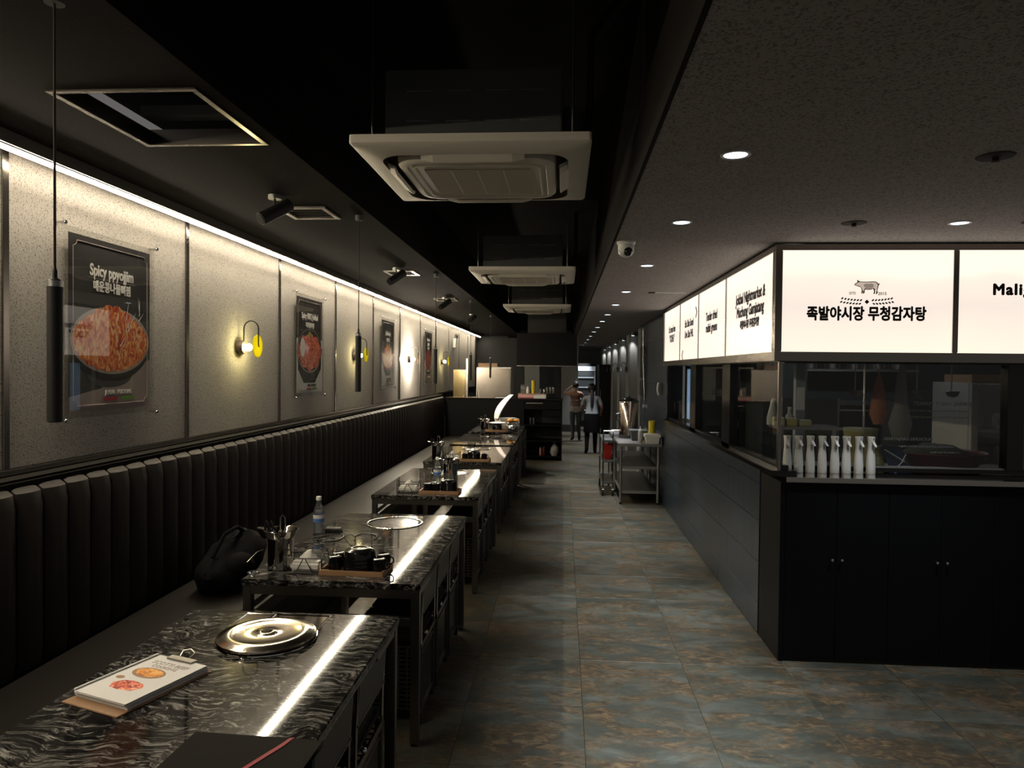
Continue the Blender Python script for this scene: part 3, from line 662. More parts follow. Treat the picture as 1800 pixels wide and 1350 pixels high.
def cup(label, loc, grp='black cups on the wooden trays'):
    t = thing('cup', label, 'cup', loc, 0, grp)
    G().lathe([(.026, 0), (.030, .003), (.033, .05), (.032, .066), (.028, .068), (.024, .066)], 28).out('body', 'gloss_black', t, True)
    G().tube([(.031, 0, .055), (.046, 0, .05), (.048, 0, .03), (.032, 0, .018)], .004, 6).out('handle', 'gloss_black', t, True)
    return t
def water_bottle(label, loc):
    t = thing('water_bottle', label, 'bottle', loc, 0, 'plastic water bottles on the tables')
    G().lathe([(.026, 0), (.031, .006), (.032, .02), (.0295, .03), (.032, .04), (.0295, .05), (.032, .06), (.032, .115), (.030, .135), (.020, .165), (.0135, .180), (.0125, .195)], 28).out('body', 'bottle', t, True)
    G().lathe([(.0325, .068), (.0328, .112)], 28, caps=False).out('label', 'blue_label', t, True)
    G().lathe([(.0327, .09), (.0331, .112)], 28, caps=False).out('label_top', 'white_paper', t, True)
    G().lathe([(.0155, .195), (.0155, .215), (.014, .218), (.001, .218)], 20).out('cap', 'white_plastic', t, True)
    G().lathe([(.030, .008), (.0305, .058), (.030, .134), (.001, .135)], 20).out('water', 'bottle', t, True)
    return t
Z = .7503
def table_set(i, which, px, nx, tx, y0, bottle=None):
    if px is not None:
        make_pail('polished steel utensil pail on the %s table' % which, (px, y0 + .06, Z)); tools_in((px, y0 + .06, Z), which)
    make_napkins('black wire basket for napkins at the near edge of the %s table' % which, (nx, y0 + .035, Z), .03)
    napkin_pack((nx, y0 + .035, Z + .0045), 'white napkin pack with a pulled tuft in the basket on the %s table' % which, .03)
    make_tray('flat wooden tray of black tableware on the %s table' % which, (tx, y0 + .045, Z), -.03)
table_set(1, 'second', -1.365, -1.222, -.985, 3.36)
for k in range(4): bowl('%s upturned black bowl in the stack on the second table' % ('lowest', 'second lowest', 'second highest', 'topmost')[k], (-.97, 3.41, Z + .0065 + .018*k), .077, .05)
cup('black cup standing left of the bowl stack on the second table', (-1.085, 3.385, Z + .0065)); cup('black cup at the right front of the tray on the second table', (-.862, 3.365, Z + .0065))
cup('black cup at the right back of the tray on the second table', (-.862, 3.452, Z + .0065)); cup('black cup behind the left cup on the second table tray', (-1.085, 3.455, Z + .0065))
water_bottle('tall clear water bottle with a white cap on the second table', (-1.435, 4.17, Z))
table_set(2, 'third', None, -1.215, -.96, 5.62)
for k in range(5): bowl('%s black bowl in the stack on the third table' % ('lowest', 'second lowest', 'middle', 'second highest', 'topmost')[k], (-.895, 5.665, Z + .0065 + .015*k), .066, .034)
for x, y, nm in ((-1.06, 5.64, 'left front'), (-1.03, 5.71, 'left back'), (-.995, 5.645, 'right front')): cup('black cup at the %s beside the bowls on the third table' % nm, (x, y, Z + .0065))
make_pail('polished steel utensil pail beside the water bottle on the third table', (-.98, 6.28, Z), 0); tools_in((-.98, 6.28, Z), 'third')
water_bottle('clear water bottle beside the steel pail on the third table', (-1.075, 6.16, Z))
table_set(3, 'fourth', -1.345, -1.185, -.93, 7.66)
for k in range(5): bowl('%s black bowl in the stack on the fourth table' % ('lowest', 'second lowest', 'middle', 'second highest', 'topmost')[k], (-.945, 7.705, Z + .0065 + .015*k), .066, .034)
cup('black cup left of the bowls on the fourth table', (-1.045, 7.70, Z + .0065)); cup('black cup right of the bowls on the fourth table', (-.835, 7.70, Z + .0065))
# dark cables and a charger left on the second table, small glass ornament at its corner
cbl = tag(G().tube([(-1.42 + .34*t/40 + .04*math.sin(t*.55), 4.02 + .09*math.sin(t*.42) + .002*t, Z + .0035 + (.03 if 22 < t < 27 else 0)*math.sin((t - 22)*math.pi/5)) for t in range(40)], .003, 6).out('charging_cable', 'black_plastic', None, True), 'thin black cable lying in loops beside the water bottle', 'cable')
ch_ = thing('charger_box', 'flat black charger on the second table beside the water bottle', 'charger', (-1.36, 4.22, Z)); box('shell', 'black_plastic', (-.05, -.03, 0), (.05, .03, .022), ch_, .006, 3); box('socket', 'knob', (-.004, -.031, .008), (.004, -.0295, .014), ch_)
an = thing('small_dish', 'tiny clear dish at the near left corner of the second table', 'dish', (-1.44, 3.262, Z)); G().lathe([(.008, 0), (.014, .002), (.022, .022), (.020, .022), (.012, .005)], 20).out('shell', 'bottle', an, True); G().lathe([(.0205, .0215), (.0225, .0225), (.0205, .0235)], 20, caps=False).out('rim', 'knob', an, True)
# farthest table: open white cooker, tray, wrapped food, small pail
rc = thing('open_cooker', 'cream plastic cooker with its lid open on the farthest table', 'cooker', (-.90, 12.03, Z), .45)
G().rings([[(-.16, -.13, 0), (.13, -.13, 0), (.13, .13, 0), (-.16, .13, 0)], [(-.185, -.14, .06), (.135, -.14, .06), (.135, .14, .06), (-.185, .14, .06)], [(-.205, -.14, .16), (.14, -.14, .16), (.14, .14, .16), (-.205, .14, .16)]]).out('body', 'white_open_box', rc)
box('dark_opening', 'ink', (-.03, -.1425, .07), (.06, -.139, .15), rc); box('rim', 'white_plastic', (-.2, -.13, .16), (.14, .13, .17), rc, .004)
lid = []
for u in range(9):
    t = u/8; x = -.215 + .05*t + .21*t*t; z = .17 + .42*t - .03*t*t; hw = .13*math.sin(math.pi*(.12 + .8*t))**.5 + .01
    lid.append([(x - .012, -hw, z - .004), (x + .014, -hw*.9, z + .004), (x + .014, hw*.9, z + .004), (x - .012, hw, z - .004)])
G().rings(lid).out('open_lid', 'white_open_box', rc, True); G().cyl((-.205, -.05, .165), (-.205, .05, .165), .016, n=12).out('hinge', 'black_plastic', rc, True)
G().rings([[(-.10, -.143, .03), (.133, -.143, .03), (.133, -.139, .03), (-.10, -.139, .03)], [(-.10, -.145, .07), (.136, -.145, .07), (.136, -.14, .07), (-.10, -.14, .07)]]).out('orange_band', 'orange', rc)
make_tray('wooden tray under the white plate on the farthest table', (-1.05, 11.47, Z))
pl_ = thing('plate', 'broad white plate on black bowls on the farthest table', 'plate', (-1.04, 11.47, Z + .104)); G().lathe([(.06, 0), (.07, .002), (.135, .026), (.137, .03), (.07, .008), (.001, .006)], 36).out('dish', 'white_plastic', pl_, True); G().lathe([(.1, .018), (.132, .0265), (.118, .034), (.06, .04), (.001, .042)], 30).out('rice', 'tissue', pl_, True)
for k in range(4): bowl('%s black bowl under the white plate on the farthest table' % ('lowest', 'second lowest', 'second highest', 'topmost')[k], (-1.04, 11.47, Z + .0065 + .017*k), .085, .046)
fp = thing('foil_parcel', 'crinkled foil and yellow film parcel on the farthest table beside the plate', 'parcel', (-.79, 11.55, Z))
def crumple(r, sc, c, m_, nm):
    g = G(); g.ball(c, r, 18, sc)
    for v in g.bm.verts:
        d = (v.co - Vector(c)); v.co = Vector(c) + d*(1 + random.uniform(-.16, .16))
        v.co.z = max(v.co.z, 0)
    return g.out(nm, m_, fp)
crumple(.11, (1, .9, .8), (0, 0, .075), 'foil', 'foil'); crumple(.05, (1, .8, .55), (-.05, -.03, .17), 'orange', 'yellow_film'); crumple(.045, (1, .8, .5), (.05, -.02, .172), 'orange', 'yellow_film')
make_pail('small steel pail with a spout on the farthest table', (-1.245, 11.5, Z)); tools_in((-1.245, 11.5, Z), 'farthest')
# black bag on the banquette
bg = thing('backpack', 'slouched black nylon backpack lying on the banquette seat beside the second table', 'bag', (-1.93, 4.1, .456))
g = G(); g.ball((0, 0, .13), .2, 18, (.8, 1.5, .66))
for v in g.bm.verts: v.co += Vector((random.uniform(-.012, .012), random.uniform(-.012, .012), random.uniform(-.012, .012))); v.co.z = max(0, v.co.z + .05*math.sin(v.co.y*9)); 
g.out('body', 'navy_fabric', bg, True)
g = G(); g.ball((.08, -.1, .13), .1, 14, (.9, 1.2, .8)); g.out('pocket', 'navy_fabric', bg, True)
G().tube([(-.02, -.2, .2), (.0, -.1, .31), (.02, .02, .33), (.02, .12, .28)], .012, 6).out('strap', 'navy_fabric', bg, True); G().tube([(.16, -.16, .17), (.17, -.05, .2), (.165, .05, .19)], .003, 5).out('zip', 'dark_steel', bg, True)

# ------------------------------------------------------------------ posters behind acrylic on the left wall
def poster(y, label, kind):
    t = thing('menu_poster', label, 'poster', (-2.395, y, 1.935), 0, 'menu posters on the stucco wall'); hw, hh = .34, .435
    box('backing', 'acrylic', (.020, -hw - .03, -hh - .03), (.024, hw + .03, hh + .03), t)
    sh = box('print_sheet', 'print_black', (.0245, -hw, -hh), (.0262, hw, hh), t)
    O = (.0264, 0, 0)
    def P(nm, m_, pts, d=0, par=sh): return plate(nm, m_, par, pts, (.0264 + d, 0, 0), *WL, .0003)
    rx = [(-hw, -hh), (hw, -hh)]
    if kind == 1:
        P('printed_table', 'print_gray', rx + [(hw, -.20), (.05, -.30), (-hw, -.36)]); P('printed_table', 'print_slate', [(-hw, -.36), (.05, -.30), (hw, -.20), (hw, .06), (-hw, -.1)])
        P('printed_paper', 'print_gray', [(-.1, -.38), (-.02, -.42), (hw, -.24), (hw, -.17), (-.08, -.27)], .0003)
        P('printed_herb', 'print_slate', ell(-.02, -.25, .19, .07), .0004); P('printed_bowl', 'matte_black', ell(0, -.085, .338, .20, 40), .0006)
        P('printed_rim', 'print_gray', ell(0, -.075, .330, .175, 40), .0009); mound = [(.318*math.cos(a), -.07 + (.165 if math.sin(a) < 0 else .13 + .05*max(0, math.sin(a))**6)*math.sin(a) + .008*math.sin(a*23)) for a in [2*math.pi*i/72 for i in range(72)]]
        P('printed_food', 'food_noodle', mound, .0012); random.seed(11)
        for i in range(16):
            a, b = random.uniform(.02, .24), random.uniform(-.16, .08); an_ = random.uniform(.9, 2.0); L = random.uniform(.05, .12); w_ = .0035
            c, s_ = math.cos(an_), math.sin(an_); P('printed_sprout', 'print_white', [(a - w_*s_, b + w_*c), (a + w_*s_, b - w_*c), (a + L*c + .01, b + L*s_), ], .0015)
        tl = [('Spicy ppyojjim', .082, .275, .78), ('매운콩나물뼈찜', .058, .195, .85)]
    elif kind == 2:
        P('printed_table', 'print_white', rx + [(hw, .06), (-hw, .06)]); P('printed_pan', 'print_black', [(-.33, -.05), (-.30, -.22), (-.16, -.345), (.14, -.345), (.30, -.22), (.34, -.02)], .0004)
        P('printed_pan', 'matte_black', ell(0, -.04, .325, .235, 36), .0006); P('printed_rim', 'print_gray', ell(0, -.05, .318, .205, 36), .0008); P('printed_pan', 'matte_black', ell(0, -.045, .308, .195, 36), .0010)
        P('printed_food', 'food_rib', [(.30*math.cos(a), -.05 + (.18 if math.sin(a) < 0 else .16)*math.sin(a) + .016*math.sin(a*9)) for a in [2*math.pi*i/60 for i in range(60)]], .0012)
        P('printed_leek', 'print_white', ell(-.19, -.02, .06, .09), .0015); P('printed_pepper', 'print_green', ell(-.01, .105, .025, .03), .0015)
        tl = [('Spicy BBQ Jokbal', .075, .27, .82), ('직화불족발', .055, .185, .9)]
    elif kind == 3:
        P('printed_table', 'print_white', rx + [(hw, -.0), (-hw, -.0)]); P('printed_bowl', 'print_slate', [(-.31, -.04), (-.24, -.22), (-.12, -.30), (.12, -.30), (.24, -.22), (.31, -.04)], .0005)
        P('printed_rim', 'print_red', ell(0, -.06, .31, .16, 36), .0008); P('printed_food', 'food_fry', [(.28*math.cos(a)*(.75 if math.sin(a) > .4 else 1), -.05 + (.15 if math.sin(a) < 0 else .17)*math.sin(a) + .03*math.sin(a*11)*(math.sin(a) > 0)) for a in [2*math.pi*i/72 for i in range(72)]], .0012)
        tl = [('Jokbaltwigim', .072, .265, .75), ('족발튀김', .055, .175, .9)]
    else:
        P('printed_table', 'print_gray', rx + [(hw, -.16), (-hw, -.10)]); P('printed_bowl', 'matte_black', ell(0, -.15, .29, .15, 36), .0005); P('printed_rim', 'print_white', ell(0, -.10, .3, .16, 36), .0008)
        P('printed_food', 'food_red', [(.28*math.cos(a), -.08 + (.15 if math.sin(a) < 0 else .22)*math.sin(a) + .014*math.sin(a*7)) for a in [2*math.pi*i/60 for i in range(60)]], .0012)
        tl = [('Boneless', .082, .305, .9), ('Jokbal', .082, .225, .9), ('순살족발', .05, .15, .9)]
    for s_, sz, z, sx_ in tl: text(s_, sz, 'print_white', sh, (.0268, 0, z), *WL, .0022, sx=sx_)
    P('printed_rule', 'print_gray', [(-.2, .2365), (.2, .2365), (.2, .2385), (-.2, .2385)], .0003) if kind != 4 else None
    bz = -.345 if kind != 2 else -.37
    text('JOKBAL   MUCHUNG', .03, 'print_white' if kind in (1, 4) else 'print_black', sh, (.0284, .05, bz), *WL, .0008, sx=.8)
    P('printed_badge', 'print_red', [(-.08, bz - .042), (.04, bz - .042), (.04, bz - .024), (-.08, bz - .024)], .0018); P('printed_badge', 'print_green', [(.07, bz - .042), (.19, bz - .042), (.19, bz - .024), (.07, bz - .024)], .0018)
    m_ = .03; a, b, n = hw - m_, hh - m_, .028
    pts = []
    for cx, cz, t0 in ((-a, -b, 0), (a, -b, 1), (a, b, 2), (-a, b, 3)):
        q = [(n*math.cos(R(90*i/4)), n*math.sin(R(90*i/4))) for i in range(5)]
        sx_, sz_ = (1 if cx < 0 else -1), (1 if cz < 0 else -1)
        pp = [(.0284, cx + sx_*u, cz + sz_*v) for u, v in q]
        if t0 in (0, 2): pp = pp[::-1]
        pts += pp
    G().tube(pts + [pts[0]], .0014, 4).out('printed_border', 'print_gray', sh)
    ac = box('acrylic_cover', 'acrylic', (.031, -hw - .035, -hh - .03), (.034, hw + .035, hh + .03), t)
    for yy in (-1, 1):
        for zz in (-1, 1): G().lathe([(.005, 0), (.006, .028), (.010, .034), (.011, .044), (.009, .048), (.001, .049)], 14, (0, yy*(hw + .045), zz*(hh + .035)), 'x').out('standoff', 'knob', t, True)
poster(3.645, 'framed food poster of a red noodle mound in a black bowl, nearest the camera', 1)
poster(6.61, 'framed food poster of red glazed meat in a black pan on a white table', 2)
poster(9.63, 'framed food poster of golden fried sticks in a bowl', 3)
poster(12.56, 'framed food poster of red meat with a two line title, farthest along the wall', 4)
# ------------------------------------------------------------------ wall sconces
def sconce(y, label, white=False):
    t = thing('wall_sconce', label, 'wall lamp', (-2.395, y, 1.875), 0, 'disc wall sconces')
    G().lathe([(.001, 0), (.05, 0), (.05, .04), (.046, .046), (.02, .05), (.001, .05)], 28, (0, 0, 0), 'x').out('base', 'dark_bronze', t, True)
    G().tube([(.04, 0, .045), (.04, 0, .14)] + [(.095 - .055*math.cos(math.pi*i/8), 0, .14 + .055*math.sin(math.pi*i/8)) for i in range(1, 9)] + [(.15, 0, .01)], .0055, 8).out('arched_arm', 'matte_black', t, True)
    G().ball((.075, 0, 0), .027, 16).out('bulb', 'bulb_white' if white else 'bulb', t, True)
    G().lathe([(.001, .140), (.083, .140), (.0845, .143), (.083, .147), (.001, .147)], 40, (0, 0, .01), 'x').out('disc', 'white_disc' if white else 'yellow_disc', t, True)
    G().lathe([(.001, .1475), (.009, .1475), (.009, .156), (.001, .158)], 14, (0, 0, .01), 'x').out('disc_nut', 'brass', t, True)
M['dark_bronze'] = mat('dark_bronze', (.12, .09, .06), .4, .6); M['brass'] = mat('aged_brass', (.36, .28, .14), .2, 1, bump=.2, bscale=4)
sconce(5.18, 'yellow disc wall sconce with an arched arm, nearest the camera'); sconce(8.12, 'yellow disc wall sconce partly hidden behind a black pendant')
sconce(11.05, 'glowing white disc wall sconce between two posters', True); sconce(14.05, 'yellow disc wall sconce farthest along the stucco wall')
# ------------------------------------------------------------------ pendants
def make_pendant(label):
    t = thing('pendant_lamp', label, 'pendant', (0, 0, 1.585), 0, 'black tube pendants over the tables')
    G().cyl((0, 0, 0), (0, 0, .345), .0185, n=24).out('tube', 'matte_black', t, True)
    G().cyl((0, 0, .345), (0, 0, .36), .0188, n=24).out('collar', 'aged_steel', t, True)
    G().lathe([(.018, .36), (.006, .368), (.006, .385), (.003, .395)], 16).out('cable_grip', 'matte_black', t, True)
    G().cyl((0, 0, .39), (0, 0, 1.07), .0032, n=8).out('cord', 'cord', t, True)
    G().cyl((0, 0, 1.062), (0, 0, 1.095), .024, n=20).out('canopy', 'gray_sheet', t, True)
    G().cyl((0, 0, .001), (0, 0, -.002), .015, n=20).out('lens', 'gloss_black', t)
    return t
M['cord'] = mat('dark_cord', (.03, .018, .014), .8)
pd = make_pendant('black tube pendant nearest the camera, in front of the noodle poster'); pd.location = (-1.30, 1.763, 1.585)
for y, l in ((4.42, 'black tube pendant second from the camera, in front of a yellow sconce'), (7.14, 'black tube pendant third from the camera, over the far end of the third table'), (9.88, 'black tube pendant fourth from the camera'), (12.6, 'black tube pendant farthest from the camera')): dup(pd, (-1.275, y, 1.585), l)
# ------------------------------------------------------------------ ceiling cassettes in the black recess
def make_ac(label):
    t = thing('ceiling_air_conditioner', label, 'air conditioner', (0, 0, 2.6), 0, 'cassette air conditioners in the ceiling recess'); h = .475
    # fascia: square panel with a raised rounded centre
    def sq(a, r, z, n=6):
        pts = []
        for cx, cy, t0 in ((1, 1, 0), (-1, 1, 90), (-1, -1, 180), (1, -1, 270)):
            for i in range(n + 1):
                an_ = R(t0 + 90*i/n); pts.append((cx*(a - r) + r*math.cos(an_), cy*(a - r) + r*math.sin(an_), z))
        return pts
    G().rings([sq(h, .015, .045), sq(h, .015, .014), sq(h - .01, .015, .004), sq(.385, .11, -.012)], True, False).out('fascia', 'hvac', t, True)
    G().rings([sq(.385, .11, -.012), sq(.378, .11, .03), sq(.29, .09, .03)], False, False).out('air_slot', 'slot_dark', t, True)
    G().rings([sq(.334, .10, .03), sq(.330, .10, -.012), sq(.318, .09, -.022), sq(.295, .07, -.024), sq(.291, .07, -.020)], False, True).out('inner_panel', 'hvac', t, True)
    G().rings([sq(.272, .05, -.021), sq(.272, .05, -.025), sq(.266, .05, -.026), sq(.262, .05, -.021)], False, False).out('grille_frame', 'hvac', t, True)
    gr = G().box(-.225, -.205, -.0245, .225, .205, -.0205).out('intake_grille', 'hvac_grille', t)
    for k in range(1, 4): box('grille_bar', 'hvac', (-.225 + .1125*k - .003, -.205, -.0262), (-.225 + .1125*k + .003, .205, -.0245), gr)
    for k in range(4):
        c = math.cos(math.pi/2*k); s_ = math.sin(math.pi/2*k)
        prof = [(.349, -.014), (.388, .004), (.394, -.004), (.353, -.030)]
        rr = [[(c*r_ - s_*u*wv, s_*r_ + c*u*wv, z + dz) for r_, z in prof] for u, wv, dz in ((-1, .21, .008), (-1, .16, -.004), (1, .16, -.004), (1, .21, .008))]
        G().rings(rr).out('louvre', 'hvac', t)
    bd = box('body', 'gray_sheet', (-.36, -.36, .046), (.36, .36, .34), t, .006)
    for a in (-.22, -.06, .1, .24):
        for z in (.13, .25): box('seam', 'aged_steel', (a - .05, -.3615, z), (a + .05, -.3598, z + .004), bd)
    box('service_box', 'gray_sheet', (.361, -.2, .06), (.43, .1, .24), bd, .004); G().tube([(.43, -.05, .15), (.47, -.05, .15), (.48, -.05, .3), (.48, -.05, .6)], .016, 8).out('drain_pipe', 'matte_black', bd, True)
    for sx_ in (-1, 1):
        for sy_ in (-1, 1): G().cyl((sx_*.40, sy_*.40, .046), (sx_*.40, sy_*.40, .6), .005, n=6).out('hanger_rod', 'aged_steel', t)
    return t
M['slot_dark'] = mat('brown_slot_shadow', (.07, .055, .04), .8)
a0 = make_ac('cream ceiling air conditioner cassette nearest the camera'); a0.location = (-.375, 3.265, 2.6)
dup(a0, (-.375, 6.86, 2.6), 'cream ceiling air conditioner cassette in the middle of the recess'); dup(a0, (-.375, 10.5, 2.6), 'cream ceiling air conditioner cassette farthest from the camera')
# ------------------------------------------------------------------ ceiling hatch, vents, track spots, camera, downlights
hf = thing('ceiling_hatch', 'open ceiling hatch with a metal rim near the camera on the left', 'hatch', (-1.53, 2.7, 2.68))
for a, b in (((-.27, -.31, -.006), (.27, -.285, .06)), ((-.27, .285, -.006), (.27, .31, .06)), ((-.27, -.285, -.006), (-.245, .285, .06)), ((.245, -.285, -.006), (.27, .285, .06))): box('rim', 'brown_steel', a, b, hf, .002)
box('duct_lid', 'matte_black', (-.235, -.275, .2), (.235, .275, .212), hf); box('duct_flange', 'gray_sheet', (-.235, .2, .09), (.235, .275, .13), hf)
def make_vent(label):
    t = thing('ceiling_vent', label, 'vent', (0, 0, 2.68), 0, 'square vents in the black ceiling')
    for a, b in (((-.15, -.16, -.012), (.15, -.13, 0)), ((-.15, .13, -.012), (.15, .16, 0)), ((-.15, -.13, -.012), (-.12, .13, 0)), ((.12, -.13, -.012), (.15, .13, 0))): box('rim', 'steel', a, b, t, .002)
    for k in range(5): G().box(-.12, -.115 + .05*k, -.008, .12, -.105 + .05*k, -.001).out('slat', 'matte_black', t)
    return t
v0 = make_vent('square ceiling vent with a steel rim nearest the camera'); v0.location = (-1.56, 4.33, 2.68)
for y, l in ((7.05, 'square ceiling vent in the middle of the black ceiling'), (9.74, 'square ceiling vent farthest from the camera')): dup(v0, (-1.6, y, 2.68), l)
def make_track(label):
    t = thing('ceiling_spotlight', label, 'spotlight', (0, 0, 2.68), 0, 'black spotlights under the left ceiling')
    G().cyl((0, 0, -.022), (0, 0, 0), .036, n=20).out('canopy', 'aged_steel', t, True); G().cyl((0, 0, -.075), (0, 0, -.022), .007, n=8).out('stem', 'matte_black', t)
    hd = G().cyl((.06, .06, -.04), (-.05, -.07, -.145), .036, n=22).out('head', 'matte_black', t, True); G().cyl((-.05, -.07, -.145), (-.0512, -.0713, -.1462), .03, n=20).out('lens', 'gloss_black', hd)
    return t
s0 = make_track('black swivel ceiling spotlight nearest the camera'); s0.location = (-1.6, 3.9, 2.68)
for y, l in ((6.72, 'black swivel ceiling spotlight beside the middle vent'), (9.5, 'black swivel ceiling spotlight farthest from the camera')): dup(s0, (-1.58, y, 2.68), l)
dup(s0, (-1.58, 12.3, 2.68), 'black swivel ceiling spotlight lighting the farthest table')
lamp('spot_beam', 'SPOT', (-1.50, 12.2, 2.50), TRACK_W, (1, .93, .84), .03, (-.92, 11.75, .85), 40, .6)
cam_ = thing('security_camera', 'white dome security camera at the edge of the right ceiling', 'camera', (.365, 4.35, 2.5))
G().lathe([(.055, 0), (.055, -.012), (.05, -.018), (.001, -.018)], 28).out('base', 'white_plastic', cam_, True)
hb = G().lathe([(.048, -.018), (.048, -.05), (.044, -.068), (.032, -.084), (.015, -.092), (.001, -.094)], 28).out('housing', 'white_plastic', cam_, True)
G().ball((.008, -.030, -.062), .028, 16).out('lens_ball', 'gloss_black', hb, True); G().cyl((.010, -.052, -.066), (.012, -.0588, -.068), .011, n=14).out('lens', 'black_plastic', hb, True)
def make_down(label, on=True):
    t = thing('downlight', label, 'downlight', (0, 0, 2.5), 0, 'round downlights in the right ceiling')
    G().lathe([(.040, -.001), (.046, -.004), (.053, -.003), (.054, 0)], 28, caps=False).out('trim_ring', 'white_plastic', t, True)
    G().lathe([(.041, -.0015), (.001, -.0015), (.001, -.0005), (.041, -.0005)], 28).out('lens', 'led_white' if on else 'led_dim', t)
    return t
M_D = [2.62, 3.79, 5.33, 7.09, 8.5, 9.97, 11.35, 12.9, 14.4, 16.2, 18.0, 20.0, 22.2]
d0 = None; oc = ['nearest', 'second', 'third', 'fourth', 'fifth', 'sixth', 'seventh', 'eighth', 'ninth', 'tenth', 'eleventh', 'twelfth', 'farthest']
for i, y in enumerate(M_D):
    lb = 'small lit round downlight over the aisle, %s from the camera' % oc[i] if i not in (0, 12) else 'small lit round downlight over the aisle, %s %s the camera' % (oc[i], 'to' if i == 0 else 'from')
    if d0 is None: d0 = make_down(lb); d0.location = (.6, y, 2.5)
    else: dup(d0, (.6, y, 2.5), lb)
    lamp('downlight_beam', 'SPOT', (.6, y, 2.49), DOWN_W, (.93, .97, 1), .04, (.6, y + .02, 0), 54, 1)
dd = make_down('lone round downlight in the sprayed ceiling in front of the island', False); dd.location = (2.0, 3.83, 2.5)
lamp('downlight_beam', 'SPOT', (2.0, 3.83, 2.49), 110, (.93, .97, 1), .04, (2.0, 3.9, 0), 80, .9)
M['hole'] = mat('dark_ceiling_hole', (.03, .026, .025), .9)
for i, (x, y) in enumerate(((1.475, 3.82), (1.51, 2.67), (2.35, 3.8))):
    t = thing('sprinkler', 'dark recessed sprinkler in the sprayed ceiling, ' + ('left of the dim downlight', 'closest to the camera', 'right of the dim downlight')[i], 'sprinkler', (x, y, 2.5), 0, 'recessed sprinklers')
    G().lathe([(.062, 0), (.06, -.003), (.04, -.004), (.001, -.004)], 24).out('rose', 'hole', t, True); G().lathe([(.012, -.004), (.010, -.016), (.016, -.018), (.001, -.02)], 12).out('head', 'hole', t, True)
sa = thing('slot_diffuser', 'white edged slot diffuser in the ceiling beside the side sign', 'vent', (1.02, 7.1, 2.5)); box('blade', 'white_plastic', (-.14, -.01, -.012), (.16, .01, -.001), sa); box('slot', 'ink', (-.2, .012, -.008), (.16, .05, -.001), sa)

# ------------------------------------------------------------------ far end: service counter, hood, back wall
sc_ = thing('service_counter', 'black service counter with open shelves across the far end of the tables', 'counter', (-2.26, 13.78, 0))
box('counter_top', 'gloss_black', (0, -.02, 1.15), (2.26, .62, 1.185), sc_, .003); box('top_edge', 'brass', (0, -.022, 1.183), (1.36, -.018, 1.188), sc_)
box('front_panel', 'cabinet_black', (0, 0, 0), (1.5, .02, 1.15), sc_); box('end_panel', 'cabinet_black', (2.23, 0, 0), (2.25, .6, 1.15), sc_); box('back_panel', 'matte_black', (0, .58, 0), (2.23, .6, 1.15), sc_)
box('divider', 'cabinet_black', (1.5, 0, 0), (1.52, .58, 1.15), sc_)
for z in (.06, .36, .66): box('shelf', 'cabinet_black', (1.52, .0, z), (2.23, .58, z + .02), sc_)
dr = box('drawer', 'cabinet_black', (1.53, -.012, .98), (2.22, .006, 1.14), sc_, .002); box('drawer_handle', 'aged_steel', (1.56, -.03, 1.09), (1.88, -.012, 1.105), dr, .002)
box('drawer', 'cabinet_black', (1.88, -.012, .84), (2.22, .006, .965), sc_, .002)
M['dim_film'] = mat('dusty_film', (.3, .29, .27), .45)
ct = thing('plastic_bag', 'tied translucent plastic bag on the bottom shelf of the service counter', 'bag', (-.15, 13.93, .081))
g = G(); rr = []
for z, r_ in ((0, .06), (.07, .085), (.15, .07), (.21, .035), (.235, .015), (.265, .035)): rr.append([(r_*math.cos(2*math.pi*i/14)*(1 + .15*math.sin(i*2.3 + z*20)), r_*math.sin(2*math.pi*i/14)*(1 + .12*math.cos(i*3.1 + z*15)), z) for i in range(14)])
g.rings(rr).out('film', 'dim_film', ct, True); G().cyl((0, 0, .226), (0, 0, .24), .019, n=12).out('knot', 'dim_film', ct, True)
for k, x in enumerate((-.42, -.36)):
    t = thing('table_lamp' if False else 'glass_jar', 'small %s jar on the bottom shelf of the service counter' % ('brown' if k == 0 else 'dull red'), 'jar', (x, 13.95, .081), 0, 'jars on the counter shelf')
    G().lathe([(.022, 0), (.025, .01), (.025, .12), (.016, .15)], 16).out('body', 'maroon' if k else 'cork_wood', t, True); G().lathe([(.018, .15), (.018, .172), (.001, .174)], 16).out('lid', 'dark_steel', t, True)
for k, x in enumerate((-.62, -.56)):
    t = thing('steel_cup', 'tall steel cup on the upper shelf, %s of a pair' % ('left' if k == 0 else 'right'), 'cup', (x, 13.9, .681), 0, 'steel cups on the counter shelf')
    G().lathe([(.018, 0), (.02, .004), (.024, .13), (.021, .128), (.017, .01)], 16).out('body', 'steel', t, True); G().lathe([(.024, .126), (.026, .13), (.024, .134)], 16, caps=False).out('rim', 'mirror_steel', t, True)
bx = thing('cloth_box', 'long pink and cream box on top of the service counter', 'box', (-.86, 13.84, 1.186)); box('carton', 'print_pink', (0, 0, 0), (.3, .3, .075), bx, .004); box('carton', 'print_white', (.3, 0, 0), (.54, .3, .075), bx, .004); box('lid', 'tray_wood', (-.005, -.005, .075), (.545, .305, .09), bx, .002); box('red_strip', 'print_red', (.02, -.003, .004), (.3, -.0005, .018), bx)
def cup_stack(label, loc, s=1, m_='yellow_cup', cat='cup'):
    t = thing('cup_stack', label, 'cups', loc)
    for k in range(4): G().lathe([(.034*s, .0 + .035*k*s), (.044*s, .16*s + .035*k*s), (.041*s, .16*s + .035*k*s), (.031*s, .004 + .035*k*s)], 22).out('paper_cup', m_, t, True)
    return t
cup_stack('stack of yellow printed paper cups on the far service counter', (-.57, 13.95, 1.277), .95)
